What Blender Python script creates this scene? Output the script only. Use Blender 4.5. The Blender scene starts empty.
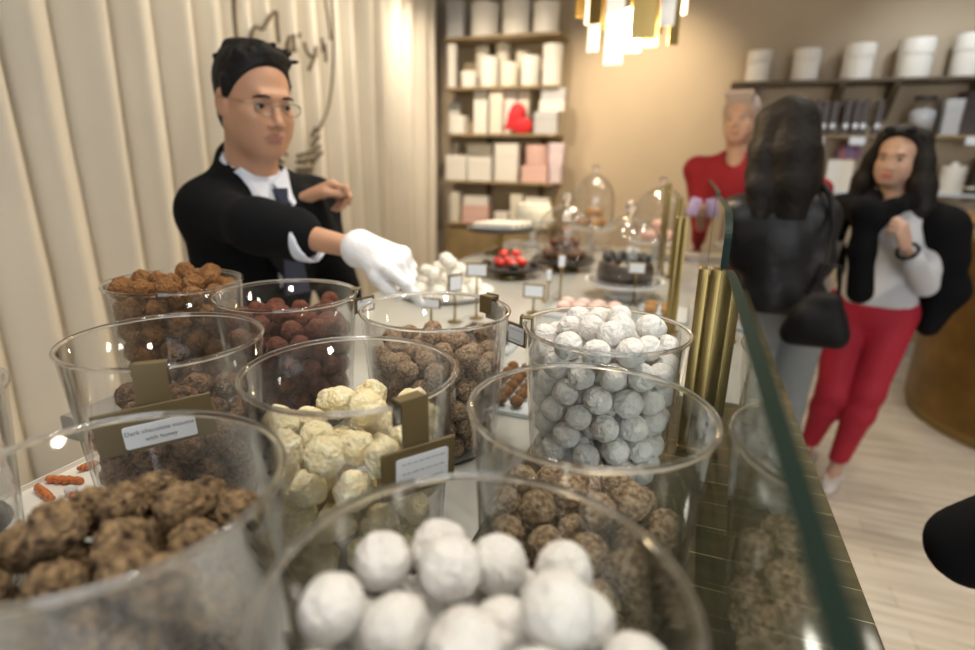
import bpy, bmesh, math, random, json
import numpy as np
from mathutils import Vector, Matrix, noise, Euler
random.seed(7)
SC=bpy.context.scene; COL=SC.collection
PI=math.pi
# ------------------------------------------------------------------ camera frame (for reading positions off the photograph)
FOC,PITCH,ROLL,YAW,CAMZ=557.,math.radians(16.3),math.radians(1.15),math.radians(19.8),1.45
def _rz(a,v): c,s=math.cos(a),math.sin(a); return np.array([c*v[0]-s*v[1],s*v[0]+c*v[1],v[2]])
FW=np.array([0,math.cos(PITCH),-math.sin(PITCH)]);UP=np.array([0,math.sin(PITCH),math.cos(PITCH)]);RT=np.array([1.,0,0])
_c,_s=math.cos(ROLL),math.sin(ROLL); RT,UP=_c*RT+_s*UP,-_s*RT+_c*UP
FW,UP,RT=[_rz(YAW,v) for v in (FW,UP,RT)]
CP=np.array([0,0,CAMZ])
def ray(u,v): return (u-487.5)/FOC*RT-(v-325)/FOC*UP+FW
def atZ(u,v,Z): d=ray(u,v); return CP+d*(Z-CAMZ)/d[2]
def atY(u,v,Y): d=ray(u,v); return CP+d*Y/d[1]
def atX(u,v,X): d=ray(u,v); return CP+d*X/d[0]
def atD(u,v,D): return CP+ray(u,v)*D
cam=bpy.data.cameras.new('camera'); camo=bpy.data.objects.new('camera',cam); COL.objects.link(camo)
R3=Matrix([[RT[i],UP[i],-FW[i]] for i in range(3)])
camo.matrix_world=Matrix.Translation(CP)@R3.to_4x4()
cam.sensor_width=36; cam.lens=FOC/975*36; cam.clip_start=.02
cam.dof.use_dof=True; cam.dof.focus_distance=.60; cam.dof.aperture_fstop=2.8
SC.camera=camo
# ------------------------------------------------------------------ materials
def mat(name,col,rough=.6,metal=0,bump=0,bscale=60,var=0,vscale=8,col2=None,spec=.5,emit=None,estr=0,sheen=0,coat=0,trans=0,sss=0,detail=4,alpha=1):
    m=bpy.data.materials.new(name); m.use_nodes=True; nt=m.node_tree; b=nt.nodes['Principled BSDF']
    b.inputs['Base Color'].default_value=(*col,1); b.inputs['Roughness'].default_value=rough; b.inputs['Metallic'].default_value=metal
    b.inputs['Specular IOR Level'].default_value=spec
    if sheen: b.inputs['Sheen Weight'].default_value=sheen
    if coat: b.inputs['Coat Weight'].default_value=coat
    if trans: b.inputs['Transmission Weight'].default_value=trans
    if sss:
        b.inputs['Subsurface Weight'].default_value=sss; b.inputs['Subsurface Radius'].default_value=(.01,.005,.003)
    if emit: b.inputs['Emission Color'].default_value=(*emit,1); b.inputs['Emission Strength'].default_value=estr
    tc=nt.nodes.new('ShaderNodeTexCoord')
    if col2 or var:
        n=nt.nodes.new('ShaderNodeTexNoise'); n.inputs['Scale'].default_value=vscale; n.inputs['Detail'].default_value=detail
        nt.links.new(tc.outputs['Object'],n.inputs['Vector'])
        r=nt.nodes.new('ShaderNodeValToRGB'); r.color_ramp.elements[0].position=.36; r.color_ramp.elements[1].position=.64
        c2=col2 or tuple(c*(1-var) for c in col)
        r.color_ramp.elements[0].color=(*c2,1); r.color_ramp.elements[1].color=(*col,1)
        nt.links.new(n.outputs['Fac'],r.inputs['Fac']); nt.links.new(r.outputs['Color'],b.inputs['Base Color'])
    if bump:
        n=nt.nodes.new('ShaderNodeTexNoise'); n.inputs['Scale'].default_value=bscale; n.inputs['Detail'].default_value=5
        nt.links.new(tc.outputs['Object'],n.inputs['Vector'])
        bp=nt.nodes.new('ShaderNodeBump'); bp.inputs['Strength'].default_value=bump; bp.inputs['Distance'].default_value=.02
        nt.links.new(n.outputs['Fac'],bp.inputs['Height']); nt.links.new(bp.outputs['Normal'],b.inputs['Normal'])
    return m
def clear(name,tint=(.992,.994,.991),rough=.015,f0=.022,streak=0):
    """thin clear acrylic or glass: straight-through transmission plus a Schlick reflection"""
    m=bpy.data.materials.new(name); m.use_nodes=True; nt=m.node_tree; nt.nodes.clear()
    o=nt.nodes.new('ShaderNodeOutputMaterial'); t=nt.nodes.new('ShaderNodeBsdfTransparent'); g=nt.nodes.new('ShaderNodeBsdfGlossy')
    t.inputs['Color'].default_value=(*tint,1); g.inputs['Roughness'].default_value=rough
    w=nt.nodes.new('ShaderNodeLayerWeight'); w.inputs['Blend'].default_value=.5
    p=nt.nodes.new('ShaderNodeMath'); p.operation='POWER'; p.inputs[1].default_value=5
    a=nt.nodes.new('ShaderNodeMath'); a.operation='MULTIPLY_ADD'; a.inputs[1].default_value=1-f0; a.inputs[2].default_value=f0
    mx=nt.nodes.new('ShaderNodeMixShader'); L=nt.links.new
    L(w.outputs['Facing'],p.inputs[0]); L(p.outputs[0],a.inputs[0]); L(a.outputs[0],mx.inputs[0]); L(t.outputs[0],mx.inputs[1]); L(g.outputs[0],mx.inputs[2]); L(mx.outputs[0],o.inputs['Surface'])
    return m
def glassm(name,col=(1,1,1),ior=1.45,rough=0):
    m=bpy.data.materials.new(name); m.use_nodes=True; b=m.node_tree.nodes['Principled BSDF']
    b.inputs['Base Color'].default_value=(*col,1); b.inputs['Transmission Weight'].default_value=1; b.inputs['IOR'].default_value=ior; b.inputs['Roughness'].default_value=rough
    return m
def planks(name,c1,c2,c3,w=.11,l=1.3,rough=.35,bump=.15):
    m=bpy.data.materials.new(name); m.use_nodes=True; nt=m.node_tree; b=nt.nodes['Principled BSDF']; L=nt.links.new
    tc=nt.nodes.new('ShaderNodeTexCoord'); br=nt.nodes.new('ShaderNodeTexBrick')
    br.inputs['Scale'].default_value=1; br.inputs['Brick Width'].default_value=l; br.inputs['Row Height'].default_value=w; br.inputs['Mortar Size'].default_value=.0015 if c2[0]>.1 else .0007
    br.inputs['Color1'].default_value=(*c1,1); br.inputs['Color2'].default_value=(*c2,1); br.inputs['Mortar'].default_value=(*([x*.45 for x in c2] if c2[0]>.1 else (.34,.30,.17)),1); br.offset=.37
    L(tc.outputs['Object'],br.inputs['Vector'])
    mp=nt.nodes.new('ShaderNodeMapping'); mp.inputs['Scale'].default_value=(1.2,16,1); L(tc.outputs['Object'],mp.inputs['Vector'])
    n=nt.nodes.new('ShaderNodeTexNoise'); n.inputs['Scale'].default_value=2; n.inputs['Detail'].default_value=6; L(mp.outputs[0],n.inputs['Vector'])
    r=nt.nodes.new('ShaderNodeValToRGB'); r.color_ramp.elements[0].position=.4; r.color_ramp.elements[1].position=.62; r.color_ramp.elements[0].color=(0,0,0,1); L(n.outputs['Fac'],r.inputs[0])
    mx=nt.nodes.new('ShaderNodeMix'); mx.data_type='RGBA'; mx.inputs[7].default_value=(*c3,1)
    mu=nt.nodes.new('ShaderNodeMath'); mu.operation='MULTIPLY'; mu.inputs[1].default_value=.6; L(r.outputs[0],mu.inputs[0]); L(mu.outputs[0],mx.inputs[0]); L(br.outputs['Color'],mx.inputs[6])
    L(mx.outputs[2],b.inputs['Base Color']); b.inputs['Roughness'].default_value=rough
    return m
M={}
def mm(k,*a,**kw): M[k]=mat(k.replace('_',' '),*a,**kw)
mm('plaster',(.50,.41,.295),.85,bump=.05,bscale=30,var=.07,vscale=2)
mm('side_plaster',(.36,.33,.29),.85,bump=.05,bscale=30)
mm('ceiling_paint',(.7,.68,.64),.9)
mm('skirting',(.62,.60,.55),.5)
M['floor']=planks('pale washed oak boards',(.62,.54,.43),(.50,.43,.34),(.80,.74,.64))
mm('linen',(.80,.75,.645),.95,bump=.04,bscale=300,var=.05,vscale=3,spec=.1)
mm('sign_ink',(.10,.065,.03),.6)
mm('brass',(.42,.30,.11),.28,1,bump=.02,bscale=40)
mm('dark_brass',(.30,.215,.085),.32,1)
mm('bronze',(.27,.17,.06),.42,1,bump=.06,bscale=9,var=.3,vscale=5)
mm('marble',(.46,.46,.43),.22,var=.12,vscale=5)
M['dark_ledge']=planks('dark lined glass top',(.050,.045,.026),(.065,.058,.034),(.095,.082,.045),.047,9.,.10)
mm('walnut',(.16,.10,.05),.45,var=.35,vscale=6)
mm('shelf_wood',(.33,.24,.12),.5,var=.25,vscale=7)
mm('bracket_wood',(.13,.095,.055),.5,var=.3,vscale=9)
mm('unit_back',(.48,.39,.25),.7)
mm('white_card',(.84,.82,.76),.6); mm('cream_card',(.80,.76,.64),.6); mm('grey_card',(.52,.53,.54),.6); mm('pink_card',(.78,.52,.46),.6); mm('lilac_card',(.72,.60,.64),.6)
mm('red_velvet',(.62,.012,.02),.55); mm('ribbon',(.45,.36,.24),.5)
mm('paper',(.82,.86,.92),.6); mm('tag_brown',(.135,.098,.042),.42); mm('print_ink',(.12,.12,.14),.7); mm('grey_ink',(.42,.44,.48),.7)
M['acrylic']=clear('clear acrylic'); M['panel']=clear('clear glass pane',(.93,.96,.94),.005); M['dome']=clear('clear bell glass',(.97,.97,.97),.02,.06)
M['rim']=glassm('polished acrylic rim',(.98,.99,.99),1.49); M['green_edge']=mat('polished green glass edge',(.003,.016,.011),.5,spec=.15)
M['film']=clear('clear cellophane',(.95,.95,.95),.08,.12)
# sweets
mm('snow',(.83,.81,.775),.95,bump=.5,bscale=2.5,var=.05,vscale=1.5,sss=.15)
mm('cream_crumb',(.90,.83,.58),.9,bump=.45,bscale=6,col2=(.88,.74,.42),vscale=2.2,sss=.15)
mm('cinnamon',(.42,.205,.072),.95,bump=.9,bscale=4,col2=(.27,.115,.035),vscale=2.2)
mm('cocoa',(.185,.058,.030),.9,bump=.5,bscale=5,col2=(.085,.026,.015),vscale=2)
mm('speckled',(.52,.37,.24),.95,bump=.6,bscale=7,col2=(.20,.115,.06),vscale=4)
mm('nutcrumb',(.70,.53,.34),.8,bump=.6,bscale=8,col2=(.19,.10,.045),vscale=3.4)
mm('mocha',(.43,.285,.145),.75,bump=.6,bscale=8,col2=(.065,.034,.016),vscale=2.9)
mm('honey',(.26,.13,.055),.65,bump=.6,bscale=7,col2=(.04,.022,.012),vscale=2.6)
mm('darkchoc',(.035,.018,.012),.35,bump=.3,bscale=5)
mm('milkchoc',(.16,.06,.025),.4,bump=.3,bscale=5); mm('pastry',(.55,.28,.09),.6,bump=.5,bscale=60,var=.3,vscale=30); mm('meringue',(.87,.84,.76),.85,bump=.3,bscale=40)
mm('jelly_red',(.75,.03,.025),.25,coat=.5); mm('peel',(.65,.17,.02),.35,bump=.4,bscale=150,coat=.4); mm('pink_icing',(.82,.52,.45),.6); mm('yellow_sweet',(.78,.55,.10),.35)
mm('slate',(.035,.034,.034),.5); mm('porcelain',(.85,.85,.84),.2,coat=.3); mm('tray_blue',(.62,.68,.72),.15,coat=.4)
# people
mm('skin_tan',(.52,.285,.175),.5,var=.12,vscale=12,sss=.1); mm('skin_fair',(.52,.325,.235),.5,var=.1,vscale=12,sss=.1)
mm('lip',(.40,.185,.14),.45); mm('lip_rose',(.45,.13,.13),.45)
mm('black_hair',(.008,.0075,.007),.62,spec=.25,bump=.3,bscale=70); mm('dark_hair',(.010,.0075,.006),.58,spec=.25,bump=.4,bscale=45); mm('ash_hair',(.42,.34,.30),.6,bump=.3,bscale=60)
mm('suit',(.007,.0078,.009),.95,spec=.12); mm('shirt',(.66,.71,.82),.75); mm('tie',(.016,.022,.05),.5); mm('glove',(.84,.85,.88),.85,bump=.12,bscale=90)
mm('eye_white',(.42,.39,.35),.2); mm('iris',(.02,.012,.008),.1); mm('wire',(.25,.23,.20),.3,1); M['lens']=clear('clear lens',(.97,.97,.97),.01)
mm('leather',(.014,.014,.016),.40,spec=.35,bump=.55,bscale=9); mm('denim',(.20,.215,.22),.85,bump=.1,bscale=200); mm('red_trousers',(.36,.008,.028),.75,bump=.06,bscale=12)
mm('red_knit',(.27,.008,.018),.85,bump=.1,bscale=150); mm('white_top',(.50,.51,.535),.8,bump=.08,bscale=20); mm('black_knit',(.007,.007,.008),.95,spec=.1); mm('dark_trousers',(.03,.032,.04),.8)
mm('shoe_white',(.62,.58,.56),.5); mm('shoe_black',(.012,.012,.012),.35); mm('bag_leather',(.007,.007,.008),.6,spec=.2,bump=.1,bscale=30); mm('lilac_wrap',(.45,.38,.72),.4)
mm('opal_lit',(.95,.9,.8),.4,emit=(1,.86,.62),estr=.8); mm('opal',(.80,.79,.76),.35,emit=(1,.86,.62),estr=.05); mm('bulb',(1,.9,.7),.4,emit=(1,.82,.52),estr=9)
mm('lit_rim',(.9,.6,.3),.4,emit=(1,.5,.2),estr=4); mm('choc_pack',(.055,.04,.035),.4); mm('candy_mix',(.6,.2,.15),.4,col2=(.15,.2,.5),vscale=30)
# ------------------------------------------------------------------ object helpers
def tag(o,label=None,cat=None,group=None,kind=None):
    if label: o['label']=label
    if cat: o['category']=cat
    if group: o['group']=group
    if kind: o['kind']=kind
    return o
def empty(name,loc,label,cat,group=None,rz=0):
    o=bpy.data.objects.new(name,None); COL.objects.link(o); o.location=loc; o.rotation_euler.z=rz; o.empty_display_size=.05
    return tag(o,label,cat,group)
def link(name,me,m,parent=None,smooth=True):
    if m is not None:
        for x in (m if isinstance(m,(list,tuple)) else [m]): me.materials.append(M[x] if isinstance(x,str) else x)
    if smooth:
        me.polygons.foreach_set('use_smooth',[True]*len(me.polygons))
    o=bpy.data.objects.new(name,me); COL.objects.link(o)
    if parent is not None: o.parent=parent
    return o
class MB:
    def __init__(s): s.bm=bmesh.new()
    def _new(s,g,mi):
        for e in g:
            if isinstance(e,bmesh.types.BMFace): e.material_index=mi
    def box(s,c,d,rot=None,bev=0,mi=0):
        r=bmesh.ops.create_cube(s.bm,size=1); v=r['verts']; m=Matrix.Translation(c)@(rot.to_4x4() if rot is not None else Matrix())@Matrix.Diagonal((*d,1))
        bmesh.ops.transform(s.bm,matrix=m,verts=v)
        if bev:
            es=list({e for x in v for e in x.link_edges}); bmesh.ops.bevel(s.bm,geom=es,offset=bev,segments=2,affect='EDGES',profile=.5)
        elif mi:
            s._new({f for x in v for f in x.link_faces},mi)
        return s
    def lathe(s,prof,c=(0,0,0),n=48,closed=False,mi=0,rot=None):
        rings=[]; T=Matrix.Translation(c)@(rot.to_4x4() if rot is not None else Matrix())
        for r,z in prof:
            if r<1e-6: rings.append([s.bm.verts.new(T@Vector((0,0,z)))])
            else: rings.append([s.bm.verts.new(T@Vector((r*math.cos(2*PI*i/n),r*math.sin(2*PI*i/n),z))) for i in range(n)])
        seq=list(zip(rings,rings[1:]))+([(rings[-1],rings[0])] if closed else [])
        for a,b in seq:
            for i in range(n):
                j=(i+1)%n
                q=[a[i%len(a)],a[j%len(a)],b[j%len(b)],b[i%len(b)]]
                q2=[]; [q2.append(x) for x in q if x not in q2]
                if len(q2)>2:
                    f=s.bm.faces.new(q2); f.material_index=mi
        return s
    def tube(s,pts,r,n=10,closed=False,cap=True,mi=0):
        P=[Vector(p) for p in pts]; rr=r if isinstance(r,(list,tuple)) else [r]*len(P); N=len(P); rings=[]; prev=None
        for i,p in enumerate(P):
            a=P[(i-1)%N] if (i>0 or closed) else p; b=P[(i+1)%N] if (i<N-1 or closed) else p
            t=(b-a).normalized()
            x=prev-t*prev.dot(t) if prev is not None else t.orthogonal()
            if x.length<1e-6: x=t.orthogonal()
            x.normalize(); prev=x; y=t.cross(x)
            rings.append([s.bm.verts.new(p+(x*math.cos(2*PI*k/n)+y*math.sin(2*PI*k/n))*rr[i]) for k in range(n)])
        for a,b in list(zip(rings,rings[1:]))+([(rings[-1],rings[0])] if closed else []):
            for k in range(n): s.bm.faces.new((a[k],a[(k+1)%n],b[(k+1)%n],b[k])).material_index=mi
        if cap and not closed:
            s.bm.faces.new(rings[0][::-1]).material_index=mi; s.bm.faces.new(rings[-1]).material_index=mi
        return s
    def prism(s,poly,z0,z1,mat4=None,bev=0):
        T=mat4 or Matrix(); a=[s.bm.verts.new(T@Vector((x,y,z0))) for x,y in poly]; b=[s.bm.verts.new(T@Vector((x,y,z1))) for x,y in poly]; n=len(poly)
        fs=[s.bm.faces.new(a[::-1]),s.bm.faces.new(b)]+[s.bm.faces.new((a[i],a[(i+1)%n],b[(i+1)%n],b[i])) for i in range(n)]
        if bev: bmesh.ops.bevel(s.bm,geom=list({e for f in fs for e in f.edges}),offset=bev,segments=2,affect='EDGES',profile=.5)
        return s
    def ball(s,c,r,sub=2,scale=(1,1,1)):
        v=bmesh.ops.create_icosphere(s.bm,subdivisions=sub,radius=1)['verts']
        bmesh.ops.transform(s.bm,matrix=Matrix.Translation(c)@Matrix.Diagonal((r*scale[0],r*scale[1],r*scale[2],1)),verts=v); return s
    def done(s,name,m,parent=None,smooth=False,auto=None):
        bmesh.ops.recalc_face_normals(s.bm,faces=s.bm.faces)
        me=bpy.data.meshes.new(name)
        if auto:
            for e in s.bm.edges:
                if len(e.link_faces)==2 and e.calc_face_angle(0)>math.radians(auto): e.smooth=False
            smooth=True
        s.bm.to_mesh(me); s.bm.free()
        return link(name,me,m,parent,smooth)
def rotz(a): return Matrix.Rotation(a,3,'Z')
def frame(x,y,z): return Matrix([[x[i],y[i],z[i]] for i in range(3)])
ORD=['first','second','third','fourth','fifth','sixth','seventh','eighth','ninth','tenth','eleventh','twelfth']
# ------------------------------------------------------------------ smooth solids from distance fields (bodies, garments)
class SDF:
    def __init__(s,lo,hi,res,zl=None):
        s.x=np.arange(lo[0],hi[0],res,dtype=np.float32); s.y=np.arange(lo[1],hi[1],res,dtype=np.float32)
        s.z=np.array(zl,dtype=np.float32) if zl is not None else np.arange(lo[2],hi[2],res,dtype=np.float32)
        s.F=np.full((len(s.x),len(s.y),len(s.z)),.5,np.float32)
    def _sl(s,lo,hi,m):
        out=[]
        for a,l,h in ((s.x,lo[0],hi[0]),(s.y,lo[1],hi[1]),(s.z,lo[2],hi[2])):
            i=max(0,int(np.searchsorted(a,l-m))-1); j=min(len(a),int(np.searchsorted(a,h+m))+1); out.append(slice(i,max(j,i+1)))
        return tuple(out)
    def _put(s,sl,d,k):
        f=s.F[sl]
        if k>0:
            h=np.clip(.5+.5*(f-d)/k,0,1); s.F[sl]=f+(d-f)*h-k*h*(1-h)
        else: s.F[sl]=np.minimum(f,d)
    def _g(s,sl): return s.x[sl[0]][:,None,None],s.y[sl[1]][None,:,None],s.z[sl[2]][None,None,:]
    def cap(s,a,b,ra,rb=None,k=.02,cut=False):
        rb=ra if rb is None else rb; a=np.array(a,float);b=np.array(b,float); r=max(ra,rb)
        sl=s._sl(np.minimum(a,b)-r,np.maximum(a,b)+r,k+.03); X,Y,Z=s._g(sl)
        ab=b-a; L=ab@ab+1e-12
        t=np.clip(((X-a[0])*ab[0]+(Y-a[1])*ab[1]+(Z-a[2])*ab[2])/L,0,1)
        d=np.sqrt((X-a[0]-t*ab[0])**2+(Y-a[1]-t*ab[1])**2+(Z-a[2]-t*ab[2])**2)-(ra+(rb-ra)*t)
        if cut: s.F[sl]=np.maximum(s.F[sl],-d)
        else: s._put(sl,d.astype(np.float32),k)
        return s
    def chain(s,pts,rs,k=.02):
        for i in range(len(pts)-1): s.cap(pts[i],pts[i+1],rs[i],rs[i+1],k)
        return s
    def ell(s,c,r,R=None,k=.02,cut=False):
        c=np.array(c,float); r=np.array(r,float); m=r.max(); sl=s._sl(c-m,c+m,k+.03); X,Y,Z=s._g(sl); X=X-c[0];Y=Y-c[1];Z=Z-c[2]
        if R is not None:
            R=np.array(R); X,Y,Z=[R[0][i]*X+R[1][i]*Y+R[2][i]*Z for i in range(3)]
        k0=np.sqrt((X/r[0])**2+(Y/r[1])**2+(Z/r[2])**2)+1e-9; k1=np.sqrt((X/r[0]**2)**2+(Y/r[1]**2)**2+(Z/r[2]**2)**2)+1e-9
        d=(k0*(k0-1)/k1).astype(np.float32)
        if cut:
            f=s.F[sl]; s.F[sl]=-(lambda a,b,k:(lambda h:a+(b-a)*h-k*h*(1-h))(np.clip(.5+.5*(a-b)/k,0,1)))(-f,d,max(k,1e-4))
        else: s._put(sl,d,k)
        return s
    def keep(s,fn):      # intersect with fn(X,Y,Z)<0
        X,Y,Z=s.x[:,None,None],s.y[None,:,None],s.z[None,None,:]; s.F=np.maximum(s.F,fn(X,Y,Z).astype(np.float32)); return s
    def mesh(s,name,m,parent=None,paint=None):
        F=s.F; F[0]=F[-1]=.5; F[:,0]=F[:,-1]=.5; F[:,:,0]=F[:,:,-1]=.5
        I=F<0; c=[I[i:i-1 or None,j:j-1 or None,k:k-1 or None] if 0 else I[i:I.shape[0]-1+i,j:I.shape[1]-1+j,k:I.shape[2]-1+k] for i in (0,1) for j in (0,1) for k in (0,1)]
        al=c[0].copy(); an=c[0].copy()
        for q in c[1:]: al&=q; an|=q
        act=an&~al; idx=np.argwhere(act); n=len(idx); num=np.full(act.shape,-1,np.int64); num[act]=np.arange(n)
        P=np.zeros((n,3)); W=np.zeros(n); ax=(s.x,s.y,s.z); i0,i1,i2=idx.T
        for e in range(3):
            o=[q for q in range(3) if q!=e]
            for u in (0,1):
                for v in (0,1):
                    da=[0,0,0]; da[o[0]]=u; da[o[1]]=v; db=list(da); db[e]=1
                    fa=F[i0+da[0],i1+da[1],i2+da[2]]; fb=F[i0+db[0],i1+db[1],i2+db[2]]; cr=(fa<0)!=(fb<0); t=np.where(cr,fa/np.where(fa==fb,1,fa-fb),0)
                    for q,ii in enumerate((i0,i1,i2)):
                        pa=ax[q][ii+da[q]]; pb=ax[q][ii+db[q]]; P[:,q]+=np.where(cr,pa+(pb-pa)*t,0)
                    W+=cr
        P/=W[:,None]; faces=[]
        for e in range(3):
            A=np.moveaxis(I,e,0); sg=A[:-1]!=A[1:]; w=np.argwhere(sg); ok=(w[:,1]>0)&(w[:,2]>0)&(w[:,1]<A.shape[1]-1)&(w[:,2]<A.shape[2]-1); w=w[ok]; ins=A[w[:,0],w[:,1],w[:,2]]
            N=np.moveaxis(num,e,0); a,b,d=w.T
            q=np.stack([N[a,b-1,d-1],N[a,b,d-1],N[a,b,d],N[a,b-1,d]],1)
            fl=ins if e!=1 else ~ins
            q=np.where(fl[:,None],q,q[:,::-1]); faces.append(q)
        Q=np.concatenate(faces); Q=Q[(Q>=0).all(1)]
        org=np.array(parent.location) if parent is not None else np.zeros(3)
        me=bpy.data.meshes.new(name); me.from_pydata((P-org).tolist(),[],Q.tolist()); me.update()
        o=link(name,me,m,parent)
        if paint is not None:
            C=P[Q].mean(1); me.polygons.foreach_set('material_index',paint(C).astype(np.int32))
        return o
# ------------------------------------------------------------------ the room
YB,XL,XR,ZC=5.2,-2.42,3.3,2.95
def st(o): o['kind']='structure'; return o
st(MB().box(((XL+XR)/2,1.7,-.05),(XR-XL,7.2,.1)).done('floor','floor'))
st(MB().box(((XL+XR)/2,YB+.05,ZC/2),(XR-XL,.1,ZC)).done('wall_back','plaster'))
st(MB().box((XL-.05,1.7,ZC/2),(.1,7.2,ZC)).done('wall_left','side_plaster'))
st(MB().box((XR+.05,1.7,ZC/2),(.1,7.2,ZC)).done('wall_right','side_plaster'))
st(MB().box(((XL+XR)/2,1.7,ZC+.05),(XR-XL,7.2,.1)).done('ceiling','ceiling_paint'))
st(MB().box(((XL+XR)/2+.6,YB-.008,.06),(XR-XL-1.3,.016,.12),bev=.004).done('baseboard_back','skirting'))
# curtain: one long pleated drape in front of the left wall
def pleat(y):
    j=.35*math.sin(y*2.3+.6)+.22*math.sin(y*5.1)
    s=abs(math.sin(PI*y/.2+j)); return .135*s**.5*(1-.18*math.cos(PI*y/.2+j)*s)
bm=bmesh.new(); ys=np.arange(-1.6,4.86,.0085); zs=[.02,.5,1,1.5,2,2.5,2.92]; rows=[]
for i,y in enumerate(ys):
    rows.append([bm.verts.new((-2.365+pleat(y+.012*math.sin(z*1.7+y*3))*(1.06-.05*z/3),y+.006*math.sin(2*z+y*9),z)) for z in zs])
for a,b in zip(rows,rows[1:]):
    for k in range(len(zs)-1): bm.faces.new((a[k],b[k],b[k+1],a[k+1]))
me=bpy.data.meshes.new('curtain'); bm.to_mesh(me); bm.free()
cur=link('curtain',me,'linen'); md=cur.modifiers.new('t','SOLIDIFY'); md.thickness=.004; md.offset=-1
tag(cur,'tall cream pleated curtain covering the whole wall behind the seller in the black suit','curtain')
# hand-drawn emblem hanging in front of the curtain
SX=-2.196
sg=empty('emblem_sign',(SX,2.75,1.4),'dark line-drawn oval emblem with handwritten letters on the cream curtain','sign')
def strokes(name,paths,w,cl=False):
    b=MB()
    for p in paths:
        q=[Vector(atX(u,v,SX))-Vector(sg.location) for u,v in p]
        r=[]
        for i in range(len(q)-1):
            for k in range(5):
                t=k/5; p0=q[max(i-1,0)];p1=q[i];p2=q[i+1];p3=q[min(i+2,len(q)-1)]
                r.append(.5*((2*p1)+(p2-p0)*t+(2*p0-5*p1+4*p2-p3)*t*t+(3*p1-p0-3*p2+p3)*t**3))
        r.append(q[-1]); b.tube(r,w,6)
    return b.done(name,'sign_ink',sg,True)
strokes('oval_outline',[[(240,60),(235,20),(237,-25),(252,-70),(285,-92),(315,-65),(328,-25),(333,20),(333,70),(328,108),(318,132)],[(237,45),(233,0),(236,-40),(258,-78),(285,-88)],[(321,-30),(327,10),(331,40)]],.0075)
strokes('lettering',[[(262,29),(268,20),(276,11),(277,25),(279,43)],[(250,44),(254,28),(262,29)],[(290,36),(287,45),(290,52),(294,46),(294,34),(295,52)],[(299,38),(300,33)],[(304,42),(307,52),(313,58)],[(316,47),(314,58),(309,70)],[(322,38),(323,52)],[(325,44),(326,62)]],.009)
LA=([[(316,128),(312,136)],[(319,136),(312,146)],[(320,146),(313,153)],[(322,152),(312,163)],[(298,156),(313,152)],[(297,162),(314,159)],[(297,170),(313,168)],[(298,174),(312,172)],[(277,158),(284,163)],[(278,168),(285,172)],[(262,150),(268,158)],[(280,151),(287,155)]])
for q in LA: strokes('laurel_leaf',[q],.011)
# ------------------------------------------------------------------ counter with its glass front and brass posts
CT=1.09
ct=empty('display_counter',(-.3,1.3,0),'long shop counter with pale stone top, clear glass front panels and brass posts','counter')
L=lambda x,y,z:(x+.3,y-1.3,z)
poly=[(-.17,-.05),(-.17,.90),(.0470,.90),(.0470,2.6),(-.82,2.6),(-.82,.475),(-.665,.475),(-.665,-.05)]
MB().prism([L(x,y,0)[:2] for x,y in poly],CT-.035,CT,bev=.003).done('worktop','marble',ct,auto=40)
MB().box(L(-.0612,.425,CT-.018),(.2150,.946,.036),bev=.002).done('dark_glass_top','dark_ledge',ct,auto=40)
MB().prism([L(x,y,0)[:2] for x,y in [(.03,-.02),(.03,2.56),(-.78,2.56),(-.78,.5),(-.64,.5),(-.64,-.02)]],0,CT-.035).done('base_cabinet','walnut',ct)
MB().box(L(.128,1.08,.5),(.16,2.2,1.0)).done('front_base','bronze',ct)
MB().box(L(.125,1.08,1.012),(.178,2.22,.022),bev=.003).done('front_ledge','dark_ledge',ct,auto=40)
def panel(y0,y1,zt,r0,r1,d0=0):
    """upright glass sheet with rounded upper corners (r0 near end, r1 far end)"""
    P=[(y0,CT)]
    if r0: P+=[(y0+r0[0]*(1-math.cos(a)),zt-r0[1]*(1-math.sin(a))) for a in np.linspace(0,PI/2,12)]
    else: P+=[(y0,zt)]
    P+=[(y1-r1[0]*(1-math.sin(a)),zt-r1[1]*(1-math.cos(a))) for a in np.linspace(0,PI/2,14)]+[(y1,CT)]
    x0,x1=.0388,.0478
    bm=bmesh.new(); a=[bm.verts.new(L(x0,y,z)) for y,z in P]; b=[bm.verts.new(L(x1,y,z)) for y,z in P]; n=len(P)
    bm.faces.new(a); bm.faces.new(b[::-1])
    for i in range(n): bm.faces.new((a[i],a[(i+1)%n],b[(i+1)%n],b[i])).material_index=1
    bmesh.ops.recalc_face_normals(bm,faces=bm.faces)
    me=bpy.data.meshes.new('glass_panel'); bm.to_mesh(me); bm.free()
    return link('glass_panel',me,['panel','green_edge'],ct,False)
panel(-.04,.735,1.347,None,(.20,.028)); panel(.755,1.23,1.395,(.10,.035),(.05,.02)); panel(1.27,2.5,1.40,(.05,.02),(.05,.02))
def post(x,y,zt,w=.026):
    b=MB().box(L(x-w*.27,y,(CT+zt)/2),(w*.44,w,zt-CT),bev=.0012).box(L(x+w*.27,y,(CT+zt)/2),(w*.44,w,zt-CT),bev=.0012)
    b.box(L(x,y,(CT+zt)/2-.004),(w*.5,w*.5,zt-CT-.008)).box(L(x,y,CT+.004),(w*(1.4 if y>1 else 1),w*1.4,.008),bev=.001)
    b.done('post','dark_brass',ct,auto=40)
post(.0262,.722,1.332,.0258); post(-.021,1.255,1.347,.024); post(-.046,1.93,1.352,.026); post(-.088,1.98,1.395,.024)
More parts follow.
